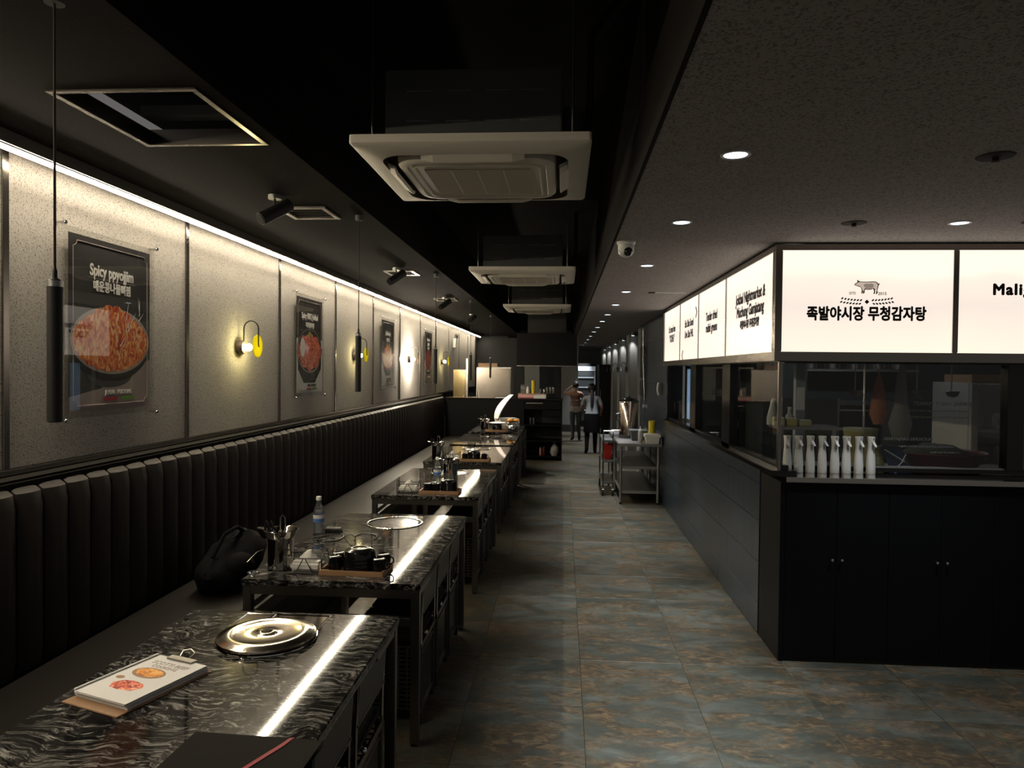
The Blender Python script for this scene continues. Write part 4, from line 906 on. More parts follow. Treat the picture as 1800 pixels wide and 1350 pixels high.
for nm, lb, x, hh, m_, cat in (('sauce_bottle', 'small white capped bottle left of the yellow cups', -.68, .13, 'white_plastic', 'bottle'), ('glass_jar', 'small clear jar right of the yellow cups', -.43, .10, 'smoke_plastic', 'jar'), ('glass_jar', 'small dark jar at the right of the far counter box', -.36, .10, 'dark_steel', 'jar')):
    t = thing(nm, lb, cat, (x, 13.95, 1.277)); G().lathe([(.022, 0), (.026, .01), (.026, hh*.7), (.014, hh*.85)], 16).out('body', m_, t, True); G().lathe([(.015, hh*.85), (.015, hh), (.001, hh)], 14).out('cap', 'white_plastic' if nm == 'sauce_bottle' else 'dark_steel', t, True)
bn = thing('condiment_basket', 'wire basket of dark jars at the right end of the far counter', 'basket', (-.24, 13.98, 1.277))
for k in range(3): j = G().lathe([(.022, 0), (.03, .04), (.03, .10), (.02, .12), (.001, .122)], 14, (-.06 + .06*k, 0, .004)).out('jar', 'smoke_plastic', bn, True)
for z in (.004, .07): G().tube([(-.1, -.04, z), (.1, -.04, z), (.1, .04, z), (-.1, .04, z), (-.1, -.04, z)], .003, 5).out('wire', 'steel', bn, True)
pp = thing('paper_stack', 'flat stack of white papers on the far counter left of the pink box', 'papers', (-1.18, 13.85, 1.186))
for k in range(3): G().box(-.12 + .01*k, -.04, .004*k, .16 + .01*k, .12, .004*k + .0035).out('sheet', 'white_paper', pp)
ns = thing('counter_placard', 'small clear placard with NO lettering standing on the far counter', 'sign', (-.78, 14.15, 1.277)); box('panel', 'smoke_plastic', (-.05, -.004, 0), (.05, .004, .16), ns); text('NO', .06, 'print_gray', ns, (0, -.005, .1), *WF, .001); box('foot', 'smoke_plastic', (-.05, -.03, -.001), (.05, .03, .006), ns)
# hood over the counter and black bulkhead
M['hood_black'] = mat('black_hood_sheet', (.007, .007, .0075), .6, spec=.15)
hd = thing('kitchen_hood', 'big black boxy hood hanging over the far service counter', 'hood', (-.9, 13.9, 1.80)); box('shell', 'hood_black', (0, 0, 0), (1.16, .9, .64), hd, .004); box('lip', 'dark_steel', (0, -.006, 0), (1.16, 0, .02), hd); G().prism([(1.161, .1, .02), (1.161, .8, .02), (1.40, .8, .3), (1.40, .1, .3)][:2] + [(1.161, .8, .38), (1.161, .1, .38)], (.004, 0, 0)).out('side_plate', 'gray_sheet', hd)
G().box(.2, .2, .64, .95, .7, 1.39).out('flue', 'matte_black', hd)
struct(box('wall_back', 'gray_wall', (-2.5, 26.8, 0), (2.0, 26.95, 3.2)))
struct(box('baseboard_back', 'matte_black', (-2.5, 26.78, 0), (1.3, 26.8, .22)))
struct(box('wall_right', 'dark_wall', (1.5, 12.3, 0), (1.62, 26.8, 2.5)))
struct(box('wall_kitchen', 'dark_wall', (-2.5, 20.0, 0), (-1.55, 20.1, 2.68)))
struct(box('trim_1', 'gray_wall', (1.3, 12.3, 0), (1.5, 12.75, 2.5)))
# dark partition behind the counter with two openings
pw = struct(box('wall_middle', 'dark_wall', (-1.55, 17.4, 0), (-.95, 17.5, 2.5)))
struct(box('wall_middle', 'gray_wall', (-.93, 17.4, 0), (-.57, 17.5, 2.5))); struct(box('wall_middle', 'dark_wall', (-.25, 20.4, 0), (-.05, 20.5, 2.5))); struct(box('wall_middle', 'gray_wall', (-.07, 20.4, 0), (.42, 20.5, 2.5)))
struct(box('baseboard_middle', 'matte_black', (-.07, 20.385, 0), (.42, 20.4, .2)))
for i, y in enumerate((14.5, 16.8, 19.3, 21.6, 24.2)):
    p = struct(box('trim_%d' % (i + 2), 'gray_wall', (1.3, y, 0), (1.5, y + .55, 2.5))); box('edge_strip', 'aged_steel', (1.292, y - .012, 0), (1.32, y, 2.5), p); box('edge_strip', 'aged_steel', (1.292, y + .55, 0), (1.32, y + .562, 2.5), p)
    t = thing('wall_downlight', 'small downlight grazing the %s grey pilaster of the far corridor' % ordt[i], 'wall lamp', (1.37, y - .07, 2.46), 0, 'downlights above the pilasters'); G().cyl((0, 0, -.03), (0, 0, .04), .035, n=16).out('can', 'white_plastic', t, True); G().cyl((0, 0, -.032), (0, 0, -.0305), .028, n=16).out('lens', 'led_white', t)
    lamp('pilaster_beam', 'SPOT', (1.37, y - .07, 2.42), 26, (1, .97, .92), .02, (1.37, y - .03, 1.0), 60, .8, None)
    t = thing('wall_sconce', 'unlit chrome disc sconce on the %s grey pilaster' % ordt[i], 'wall lamp', (1.299, y + .27, 1.76), 0, 'unlit sconces on the pilasters')
    G().lathe([(.001, 0), (.055, 0), (.055, -.05), (.001, -.055)], 18, axis='x').out('base', 'dark_steel', t, True); G().lathe([(.001, -.12), (.075, -.12), (.075, -.128), (.001, -.128)], 24, axis='x').out('disc', 'mirror_steel', t, True); G().tube([(-.03, 0, .05), (-.03, 0, .11), (-.08, 0, .15), (-.124, 0, .11), (-.124, 0, .0)], .006, 6).out('arm', 'matte_black', t, True)
# stainless storage behind the counter on the left
fr = thing('steel_refrigerator', 'wide stainless refrigerator standing behind the far counter on the left', 'refrigerator', (-1.92, 14.75, 0))
box('cabinet', 'dull_gold_steel' if False else 'aged_steel', (.14, 0, .08), (.86, .7, 1.78), fr, .01)
dr_ = box('door', 'brown_steel', (.15, -.03, .1), (.85, 0, 1.76), fr, .006); box('door_handle', 'steel', (.19, -.06, .8), (.21, -.03, 1.3), dr_, .003); box('plinth', 'matte_black', (.16, .03, 0), (.84, .68, .08), fr)
bxs = thing('carton', 'pale carton lying on top of the stainless refrigerator', 'box', (-1.70, 14.8, 1.781)); box('body', 'tray_wood', (-.05, 0, 0), (.35, .35, .08), bxs, .004); box('tape', 'white_plastic', (.13, -.001, .0805), (.18, .35, .081), bxs)
cs_ = thing('steel_cabinet', 'narrow brass toned steel cabinet behind the far counter beside the stucco wall', 'cabinet', (-2.22, 14.5, 0)); box('body', 'brass', (0, 0, 0), (.25, .45, 1.72), cs_, .006); box('door', 'brass', (.008, -.018, .02), (.242, -.001, 1.70), cs_, .004); box('handle', 'steel', (.21, -.04, .9), (.225, -.018, 1.2), cs_)
co_ = thing('partition_post', 'slim dark steel post beside the brass toned cabinet', 'post', (-1.95, 14.4, 0)); box('shaft', 'dark_steel', (0, 0, .012), (.04, .04, 1.95), co_); box('foot', 'dark_steel', (-.02, -.02, 0), (.06, .06, .012), co_)
em_ = thing('emergency_light', 'twin head emergency light box high on the far stucco wall', 'emergency light', (-2.394, 15.65, 2.30)); box('case', 'white_plastic', (0, -.10, -.10), (.06, .10, .10), em_, .006)
for y in (-.07, .07): G().lathe([(.03, 0), (.05, .03), (.05, .05), (.001, .055)], 16, (.03, y, .15), 'x').out('lamp_head', 'knob', em_, True)
# drinks fridge, black door and exit sign at the back
M['led_faint'] = emis('faint_led', (.8, .9, 1), .16)
df = thing('drinks_fridge', 'tall lit drinks fridge against the back wall of the corridor', 'fridge', (.40, 22.3, 0)); box('case', 'dark_wall', (0, 0, .08), (.62, .6, 1.95), df, .006); box('header', 'led_faint', (.03, -.012, 1.72), (.59, 0, 1.86), df); dd_ = box('door', 'smoke_plastic', (.03, -.02, .2), (.59, 0, 1.70), df); box('door_frame', 'white_plastic', (.555, -.03, .2), (.59, -.0205, 1.7), dd_)
for z in (.5, .85, 1.2, 1.5): box('shelf_light', 'led_faint', (.06, -.026, z), (.54, -.0205, z + .03), dd_)
box('plinth', 'matte_black', (.02, .02, 0), (.6, .58, .08), df)
bd_ = thing('display_cabinet', 'tall black cabinet against the right wall at the end of the corridor', 'cabinet', (.98, 19.8, 0)); box('case', 'hood_black', (0, 0, 0), (.34, 1.2, 1.9), bd_, .006); box('door', 'gloss_black', (.02, -.02, .05), (.32, 0, 1.86), bd_); box('door_handle', 'steel', (.03, -.04, .9), (.045, -.02, 1.2), bd_)
# ------------------------------------------------------------------ steel work table against the navy wall and what stands on it
st = thing('steel_worktable', 'stainless three tier work table against the navy tiled wall', 'table', (.76, 9.42, 0)); L_ = 1.9
box('table_top', 'aged_steel', (-.03, -.03, .755), (.52, L_, .79), st, .004); box('splash_back', 'aged_steel', (.505, -.03, .79), (.52, L_, .86), st, .002)
for z in (.14, .46): box('shelf', 'aged_steel', (0, 0, z), (.48, L_ - .04, z + .035), st, .003)
for x in (.0, .48):
    for y in (.0, L_/2, L_ - .05): l = G().cyl((x, y, .03), (x, y, .755), .019, n=12).out('leg', 'aged_steel', st, True); G().cyl((x, y, 0), (x, y, .03), .015, .02, n=12).out('foot', 'matte_black', l, True)
ur = thing('water_boiler', 'tall polished steel hot water urn with a domed lid on the work table', 'urn', (.93, 10.25, .7905)); 
G().lathe([(.135, 0), (.14, .01), (.14, .045)], 32).out('base', 'matte_black', ur, True); G().lathe([(.132, .045), (.132, .50), (.128, .505)], 40).out('body', 'copper_urn', ur, True)
lid_ = G().lathe([(.152, .505), (.150, .515), (.10, .55), (.05, .568), (.001, .572)], 36).out('lid', 'mirror_steel', ur, True); G().lathe([(.008, .572), (.02, .59), (.001, .6)], 14).out('lid_knob', 'black_plastic', lid_, True)
G().tube([(-.13, -.02, .10), (-.17, -.02, .10), (-.24, -.02, .10)], .014, 10).out('tap', 'steel', ur, True); G().tube([(-.13, .02, .25), (-.17, .02, .26), (-.17, .02, .33), (-.13, .02, .34)], .012, 8).out('side_handle', 'black_plastic', ur, True)
cn = thing('storage_tub', 'smoky grey plastic storage tub with a lid on the work table', 'tub', (1.03, 9.93, .7905)); G().rings([[(-.09, -.11, 0), (.09, -.11, 0), (.09, .11, 0), (-.09, .11, 0)], [(-.11, -.135, .12), (.11, -.135, .12), (.11, .135, .12), (-.11, .135, .12)]]).out('body', 'smoke_plastic', cn); box('lid', 'smoke_plastic', (-.118, -.142, .12), (.118, .142, .14), cn, .004)
M['pale_plastic'] = mat('milky_plastic', (.42, .43, .42), .4)
sq = thing('squeeze_bottle', 'clear squeeze bottle with a pointed nozzle beside the grey tub', 'bottle', (1.02, 9.56, .7905)); G().lathe([(.028, 0), (.03, .006), (.03, .13), (.022, .15)], 20).out('body', 'pale_plastic', sq, True); G().lathe([(.024, .15), (.024, .165), (.010, .175), (.004, .215), (.001, .216)], 18).out('nozzle', 'white_plastic', sq, True)
wt2 = thing('white_tub', 'white ribbed plastic tub at the near right corner of the work table', 'tub', (1.165, 9.49, .7905)); G().rings([[(-.075, -.075, 0), (.075, -.075, 0), (.075, .075, 0), (-.075, .075, 0)], [(-.09, -.09, .085), (.09, -.09, .085), (.09, .09, .085), (-.09, .09, .085)], [(-.102, -.102, .087), (.102, -.102, .087), (.102, .102, .087), (-.102, .102, .087)], [(-.102, -.102, .118), (.102, -.102, .118), (.102, .102, .118), (-.102, .102, .118)]]).out('body', 'white_plastic', wt2); G().box(-.09, -.09, .119, .09, .09, .124, .002).out('lid', 'white_plastic', wt2)
cup_stack('stack of yellow printed paper cups behind the white tub on the work table', (1.19, 9.72, .7905), 1.05)
ye = thing('yellow_sponge', 'small yellow sponge between the squeeze bottle and yellow cups', 'sponge', (1.11, 9.66, .7905)); G().box(-.03, -.02, 0, .03, .02, .025, .004).out('foam', 'orange', ye); G().box(-.029, -.019, .025, .029, .019, .031, .002).out('scourer', 'denim', ye)
# trolley beside the work table with a red bag
tr_ = thing('utility_trolley', 'dark steel utility trolley on castors beside the work table', 'trolley', (.56, 10.05, 0))
for z in (.16, .46, .74): box('tray', 'gray_sheet', (0, 0, z), (.15, .9, z + .03), tr_, .004)
for x in (.008, .142):
    for y in (.01, .89): c_ = G().cyl((x, y, .10), (x, y, .86), .01, n=8).out('post', 'dark_steel', tr_, True); G().cyl((x - .012, y, .05), (x + .012, y, .05), .05, n=18).out('castor', 'black_plastic', c_, True); G().box(x - .016, y - .01, .05, x + .016, y + .01, .11).out('castor_fork', 'steel', c_)
G().tube([(.008, .01, .86), (.008, -.06, .90), (.142, -.06, .90), (.142, .01, .86)], .009, 8).out('push_handle', 'steel', tr_, True)
rb = thing('red_basket', 'small bright red plastic basket on the trolley', 'basket', (.635, 10.22, .4905)); G().rings([[(-.035, -.07, 0), (.04, -.07, 0), (.04, .07, 0), (-.035, .07, 0)], [(-.055, -.09, .2), (.06, -.09, .2), (.06, .09, .2), (-.055, .09, .2)]]).out('body', 'red_plastic', rb); G().tube([(-.055, -.09, .2), (.06, -.09, .2), (.06, .09, .2), (-.055, .09, .2), (-.055, -.09, .2)], .008, 6).out('rim', 'red_plastic', rb, True)
for i, (y, z0, z1, w_) in enumerate(((11.75, 1.62, 2.12, .25), (11.75, 1.34, 1.58, .2))):
    t = thing('electrical_box', '%s grey electrical box on the navy tiled wall' % ('upper' if i == 0 else 'lower'), 'electrical box', (1.299, y, z0)); box('case', 'gray_sheet', (-.08, -w_, 0), (0, w_, z1 - z0), t, .004); box('cover', 'gray_sheet', (-.088, -w_ + .02, .02), (-.08, w_ - .02, z1 - z0 - .02), t, .002)
cbw = thing('wall_cable', 'pale cable looping from the wall box down to the urn', 'cable', (1.27, 11.1, 0)); G().tube([(0, .35, 2.42), (-.03, .3, 2.4), (-.03, .25, 1.9), (-.01, .2, 1.4), (-.02, .05, 1.2), (-.05, -.2, 1.16), (-.10, -.5, .95)], .008, 6).out('cord', 'aged_steel', cbw, True); box('plug', 'white_plastic', (-.05, -.04, 1.17), (.01, .06, 1.22), cbw, .004)
wp = thing('wall_phone', 'small white handset on the navy wall beside the side window', 'handset', (1.298, 9.6, 1.42)); G().box(-.03, -.04, 0, 0, .04, .16, .006).out('cradle', 'smoke_plastic', wp); G().tube([(-.04, 0, .0), (-.055, 0, .05), (-.055, 0, .11), (-.04, 0, .16)], .014, 8).out('handle', 'white_plastic', wp, True)
# ------------------------------------------------------------------ kitchen behind the glass
M['pale_blue'] = mat('pale_blue_steel', (.26, .31, .36), .5); M['dark_greens'] = mat('dark_greens', (.035, .045, .015), .7, var=.6, vscale=40); M['navy_sheet'] = mat('navy_sheet', (.02, .04, .09), .5)
M['kitchen_tube'] = emis('dim_fluorescent', (.85, .93, 1), 22)
struct(box('wall_kitchen', 'kitchen_wall', (1.5, 8.3, 0), (5.2, 8.4, 2.5))); struct(box('wall_kitchen', 'kitchen_wall', (5.1, 4.5, 0), (5.2, 8.3, 2.5)))
struct(box('trim_8', 'kitchen_wall', (2.06, 7.6, 0), (2.5, 8.3, 2.5)))
pnl = thing('upright_panel', 'tall grey steel sheet standing behind the left glass pane of the kitchen', 'panel', (1.68, 6.2, 0)); box('sheet', 'gray_sheet', (.16, 0, 0), (.62, .02, 1.52), pnl); box('edge', 'aged_steel', (.61, -.004, 0), (.625, .024, 1.52), pnl)
col = thing('pale_column', 'pale bluish narrow steel upright seen through the left kitchen pane', 'post', (1.76, 5.6, 0)); box('shaft', 'pale_blue', (0, 0, 0), (.07, .06, 1.95), col); box('notice', 'white_paper', (.005, -.004, 1.45), (.065, -.001, 1.62), col)
ks = thing('kitchen_shelf', 'small shelf on legs behind the left glass pane holding boxes', 'shelf', (1.46, 5.0, 1.345)); box('board', 'dark_steel', (0, 0, 0), (.42, .25, .02), ks); box('bracket', 'dark_steel', (.02, .05, -.254), (.05, .08, 0), ks); box('bracket', 'dark_steel', (.37, .05, -.254), (.40, .08, 0), ks)
for i, (x, w_, h_, m_) in enumerate(((1.45, .07, .055, 'pale_green'), (1.535, .07, .05, 'bag_yellow'), (1.62, .08, .04, 'pale_green'))):
    t = thing('seasoning_box', '%s seasoning box on the small shelf behind the left pane' % ('leftmost pale green', 'middle yellow', 'rightmost pale green')[i], 'box', (x, 5.06, 1.3655), 0, 'seasoning boxes'); box('carton', m_, (0, 0, 0), (w_, .06, h_), t, .003); box('flap', 'white_paper', (.005, .005, h_), (w_ - .005, .055, h_ + .003), t)
t = thing('milk_bottle', 'tapered white plastic jug on the small shelf behind the left pane', 'jug', (1.475, 5.17, 1.3655)); G().lathe([(.045, 0), (.045, .05), (.022, .15), (.02, .17), (.001, .17)], 20).out('body', 'pale_plastic', t, True); G().cyl((0, 0, .17), (0, 0, .185), .015, n=14).out('cap', 'white_plastic', t, True)
t = thing('dispenser_bottle', 'small milky dispenser bottle on the small shelf behind the left pane', 'bottle', (1.585, 5.17, 1.3655)); G().lathe([(.03, 0), (.03, .06), (.012, .085), (.012, .11), (.001, .112)], 16).out('body', 'pale_plastic', t, True); G().cyl((0, 0, .112), (0, 0, .125), .013, n=12).out('cap', 'white_plastic', t, True)
# counter under the glass
kc = thing('kitchen_counter', 'steel kitchen counter running behind the front glass', 'counter', (1.45, 4.76, 0)); box('top', 'aged_steel', (0, 0, 1.06), (2.9, .62, 1.09), kc, .004); box('body', 'dark_wall', (.02, .03, 0), (2.88, .58, 1.06), kc)
basin = thing('red_basin', 'wide maroon plastic basin behind the front kitchen glass', 'basin', (2.52, 5.06, 1.0905)); G().lathe([(.22, 0), (.225, .005), (.29, .11), (.302, .118), (.30, .124), (.28, .118), (.215, .012), (.001, .01)], 44).out('body', 'maroon', basin, True)
g = G(); g.ball((0, 0, .095), .2, 20, (1, 1, .35))
for v in g.bm.verts: v.co += Vector((random.uniform(-.01, .01), random.uniform(-.01, .01), random.uniform(-.008, .012)))
stuff(g.out('greens', 'dark_greens', basin, True))
sack = thing('paper_sack', 'small crumpled pale yellow sack right of the spray bottles behind the glass', 'sack', (2.02, 4.88, 1.0905))
g = G(); rr = []
for z, w_ in ((0, .07), (.05, .08), (.1, .07), (.14, .055), (.17, .075)): rr.append([(w_*math.cos(2*math.pi*i/12) + random.uniform(-.008, .008), .6*w_*math.sin(2*math.pi*i/12) + random.uniform(-.008, .008), z + random.uniform(-.006, .006)) for i in range(12)])
g.rings(rr).out('body', 'bag_yellow', sack, True); box('label', 'pale_green', (-.03, -.06, .05), (.03, -.052, .1), sack)
tub = thing('yellow_tub', 'olive yellow tub behind the maroon basin in the kitchen', 'tub', (2.28, 5.70, 1.0005)); G().lathe([(.10, .0), (.12, .28), (.125, .29), (.001, .29)], 24).out('body', 'bag_yellow', tub, True); G().lathe([(.127, .29), (.127, .31), (.001, .315)], 24).out('lid', 'pale_green', tub, True)
kt = thing('kitchen_rack', 'steel kitchen prep table behind the counter under hanging tools', 'table', (2.0, 5.5, 0)); box('top', 'aged_steel', (0, 0, .96), (1.2, .6, 1.0), kt, .004)
for x in (.02, 1.14):
    for y in (.02, .54): box('leg', 'aged_steel', (x, y, 0), (x + .04, y + .04, .96), kt)
hb2 = thing('blue_tray', 'dark blue folded sheet with white stripes behind the glass', 'tray', (2.18, 4.80, 1.0905)); G().rings([[(-.06, .0, 0), (.08, .0, 0), (.08, .01, 0), (-.06, .01, 0)], [(-.10, .06, .17), (.02, .06, .17), (.02, .07, .17), (-.10, .07, .17)]]).out('sheet', 'navy_sheet', hb2)
for p, q in (((-.10, .02, .15), (.02, .0, .075)), ((.0, -.002, .07), (.035, .02, .12)), ((-.05, -.004, .02), (.0, -.004, .07))): G().tube([p, q], .004, 5).out('stripe', 'white_plastic', hb2)
rl = thing('tool_rail', 'steel rail with hanging ladles across the kitchen', 'rail', (2.05, 5.9, 1.86)); G().cyl((0, 0, 0), (1.5, 0, 0), .01, n=10).out('bar', 'aged_steel', rl, True)
for x in (.1, 1.4): G().cyl((x, 0, 0), (x, 0, .64), .006, n=6).out('hanger', 'aged_steel', rl)
for i, x in enumerate((.25, .62, .72, .98)):
    t = thing('ladle', 'steel ladle hanging from the kitchen rail, %s' % ('leftmost', 'second from the left', 'second from the right', 'rightmost')[i], 'ladle', (2.05 + x, 5.88, 1.86), 0, 'ladles on the kitchen rail'); G().tube([(0, .012, .012), (0, -.012, .012), (0, -.012, -.02), (0, -.01, -.26)], .005, 6).out('handle', 'aged_steel', t, True); G().lathe([(.01, -.31), (.035, -.30), (.05, -.265), (.048, -.262), (.03, -.29)], 18, (0, -.03, 0)).out('bowl', 'aged_steel', t, True)
cl_ = thing('hanging_cloth', 'orange brown cloth hanging from the kitchen rail', 'cloth', (2.42, 5.72, 1.42)); g = G(); rr = []
for z, w_ in ((.30, .01), (.22, .03), (.1, .045), (0, .055), (-.08, .03)): rr.append([(w_*math.cos(2*math.pi*i/10)*(1 + .3*(i % 2)), .5*w_*math.sin(2*math.pi*i/10), z) for i in range(10)])
g.rings(rr).out('cloth', 'salmon', cl_, True); G().tube([(0, 0, .30), (.01, .17, .44)], .004, 5).out('string', 'white_plastic', cl_)
film = thing('clear_bag_roll', 'translucent plastic bags hanging beside the orange cloth', 'bags', (2.56, 5.66, 1.30))
g = G(); rr = []
for z, w_ in ((.52, .01), (.4, .03), (.2, .04), (.05, .07), (-.05, .05)): rr.append([(w_*math.cos(2*math.pi*i/10)*(1 + .35*(i % 2)), .4*w_*math.sin(2*math.pi*i/10), z) for i in range(10)])
g.rings(rr).out('film', 'dim_film', film, True); G().cyl((0, 0, .52), (0, .23, .56), .004, n=6).out('hook', 'steel', film)
mw = thing('wall_oven', 'dark wall oven cabinet at the back of the kitchen', 'oven', (2.6, 7.75, .9)); box('case', 'gray_sheet', (0, 0, 0), (.95, .5, .55), mw, .006); box('door', 'gloss_black', (.04, -.012, .05), (.7, 0, .5), mw); box('handle', 'steel', (.1, -.04, .44), (.64, -.02, .455), mw); G().cyl((.82, -.02, .4), (.82, 0, .4), .03, n=16).out('dial', 'knob', mw)
mw2 = thing('kitchen_bench', 'dark bench carrying the oven at the back of the kitchen', 'bench', (2.5, 7.68, 0)); box('body', 'dark_wall', (0, .02, 0), (1.3, .6, .86), mw2); box('top', 'aged_steel', (-.02, 0, .86), (1.32, .61, .899), mw2)
sh_ = thing('steel_shelf', 'long steel wall shelf high at the back of the kitchen', 'shelf', (2.55, 7.9, 1.75)); box('board', 'aged_steel', (0, 0, 0), (1.2, .39, .025), sh_); box('back_rail', 'aged_steel', (0, .37, .025), (1.2, .395, .1), sh_)
for i in range(5):
    t = thing('stock_pot', 'steel stock pot on the high kitchen shelf, %s' % ('leftmost', 'second from left', 'middle', 'second from right', 'rightmost')[i], 'pot', (2.67 + .235*i, 8.08, 1.776), 0, 'pots on the kitchen shelf'); h_ = .12 + .03*(i % 3); G().lathe([(.09, 0), (.095, .005), (.095, h_), (.099, h_ + .004), (.001, h_ + .012)], 24).out('body', 'steel', t, True); G().lathe([(.006, h_ + .01), (.012, h_ + .03), (.001, h_ + .034)], 12).out('lid_knob', 'black_plastic', t, True)
hpn = thing('hanging_pendant', 'dark corded pull switch hanging in the left kitchen pane', 'switch', (2.02, 6.3, 1.66)); G().lathe([(.02, 0), (.028, .02), (.028, .12), (.012, .15)], 14).out('grip', 'matte_black', hpn, True); G().cyl((0, 0, .15), (0, 0, .84), .005, n=6).out('cord', 'cord', hpn); G().tube([(-.0, 0, 0), (-.03, 0, -.1), (-.07, 0, -.16)], .003, 5).out('loop', 'cord', hpn)
kf = thing('glass_door_fridge', 'white framed glass door refrigerator inside the kitchen at the right', 'refrigerator', (3.42, 6.35, 0)); fw_, fh_ = .62, 1.66
for nm, a, b in (('side', (0, 0, .06), (.03, .6, fh_)), ('side', (fw_ - .03, 0, .06), (fw_, .6, fh_)), ('back', (.03, .57, .06), (fw_ - .03, .6, fh_)), ('top', (.03, 0, fh_ - .04), (fw_ - .03, .57, fh_)), ('bottom', (.03, 0, .06), (fw_ - .03, .57, .2)), ('plinth', (.03, .04, 0), (fw_ - .03, .56, .06))): box(nm, 'fridge_white', a, b, kf, .003 if nm != 'back' else 0)
fd = box('door_frame', 'fridge_white', (0, -.05, .2), (.055, -.005, fh_ - .01), kf, .004); box('door_frame', 'fridge_white', (fw_ - .055, -.05, .2), (fw_, -.005, fh_ - .01), kf, .004); box('door_frame', 'fridge_white', (.055, -.05, fh_ - .09), (fw_ - .055, -.005, fh_ - .01), kf, .004); box('door_frame', 'fridge_white', (.055, -.05, .2), (fw_ - .055, -.005, .28), kf, .004)
box('door_glass', 'glass', (.055, -.03, .28), (fw_ - .055, -.026, fh_ - .09), kf); box('emblem', 'ink', (.29, -.0525, fh_ - .065), (.335, -.0501, fh_ - .035), kf)
for z in (.58, .93, 1.24): box('shelf', 'fridge_white', (.03, .03, z), (fw_ - .03, .56, z + .025), kf)
for i, (x, z, m_, s_) in enumerate(((3.60, 1.266, 'pale_plastic', .9), (3.82, 1.266, 'tissue', 1), (3.64, .956, 'smoke_plastic', 1.1), (3.85, .956, 'dim_film', 1.2))):
    t = thing('food_pack', ('milky wrapped pack on the top left shelf of the fridge', 'white tissue pack on the top right shelf of the fridge', 'dark pack on the middle left shelf of the fridge', 'clouded film pack on the middle right shelf of the fridge')[i], 'pack', (x, 6.65, z), 0, 'packs in the refrigerator'); G().box(-.08*s_, -.1, 0, .08*s_, .1, .13*s_, .02).out('pack', m_, t, True); G().box(-.05*s_, -.1025, .03, .05*s_, -.1003, .09*s_).out('label', 'blue_label', t)
cbx = thing('carton', 'flat brown carton lying on top of the kitchen refrigerator', 'box', (3.46, 6.38, 1.6605)); box('body', 'cork_wood', (0, 0, 0), (.5, .45, .07), cbx, .003); box('tape', 'tray_wood', (.22, -.001, .0705), (.28, .45, .0715), cbx)
# far side of the kitchen seen through the side panes
vf = thing('lit_fridge', 'tall drinks fridge glowing blue white behind the far side pane', 'refrigerator', (1.52, 8.65, 0)); box('case', 'dark_wall', (0, 0, 0), (.5, .5, 1.9), vf); box('lit_panel', 'bluescreen', (-.012, .08, 1.16), (-.001, .26, 1.76), vf); G().box(-.016, .0, 1.1, -.001, .03, 1.8).out('door_edge', 'steel', vf)
kl = thing('kitchen_light', 'slim fluorescent batten on the kitchen ceiling', 'ceiling light', (2.3, 6.6, 2.44)); box('body', 'white_plastic', (0, 0, .02), (1.2, .06, .06), kl, .004); G().cyl((.03, .03, .008), (1.17, .03, .008), .012, n=10).out('tube', 'kitchen_tube', kl, True)
# ------------------------------------------------------------------ people walking away down the corridor
def skin_body(name, root, pts, edges, mats, pick, sub=2):
    me = bpy.data.meshes.new(name); nm = list(pts); ix = {k: i for i, k in enumerate(nm)}
    me.from_pydata([pts[k][0] for k in nm], [(ix[a], ix[b]) for a, b in edges], [])
    o = bpy.data.objects.new('tmp', me); C.objects.link(o)
    md = o.modifiers.new('s', 'SKIN'); md.use_smooth_shade = True
    for k in nm:
        sv = me.skin_vertices[0].data[ix[k]]; r = pts[k][1]; sv.radius = r if isinstance(r, tuple) else (r, r); sv.use_root = k == 'pelvis'
    o.modifiers.new('u', 'SUBSURF').levels = sub
    dg = bpy.context.evaluated_depsgraph_get(); out = bpy.data.meshes.new_from_object(o.evaluated_get(dg)); bpy.data.objects.remove(o); out.name = name
    out.materials.clear()
    for m_ in mats: out.materials.append(M[m_])
    for p in out.polygons: p.material_index = pick(p.center); p.use_smooth = True
    return put(name, out, root)
def hand(P, E, base, wrist, d, side, pre):
    """palm, four unequal bent fingers and a thumb off the palm's side"""
    w_ = Vector(wrist); d = Vector(d).normalized(); s_ = Vector(side).normalized(); n = d.cross(s_)
    P[pre + 'palm'] = (w_ + d*.05, (.030, .014)); E.append((base, pre + 'palm'))
    for i, (L, off) in enumerate(((.062, -.026), (.074, -.009), (.070, .009), (.052, .026))):
        a, b, c = w_ + d*.085 + s_*off, w_ + d*(.085 + L*.5) + s_*off*1.15 + n*.008, w_ + d*(.085 + L*.9) + s_*off*1.2 + n*.026
        for t, (q, r) in enumerate(((a, .0095), (b, .0085), (c, .0065))): P['%sf%d%d' % (pre, i, t)] = (q, r)
        E += [(pre + 'palm', '%sf%d0' % (pre, i)), ('%sf%d0' % (pre, i), '%sf%d1' % (pre, i)), ('%sf%d1' % (pre, i), '%sf%d2' % (pre, i))]
    P[pre + 't0'] = (w_ + d*.04 - s_*.035, .011); P[pre + 't1'] = (w_ + d*.075 - s_*.05 + n*.015, .008); E += [(pre + 'palm', pre + 't0'), (pre + 't0', pre + 't1')]
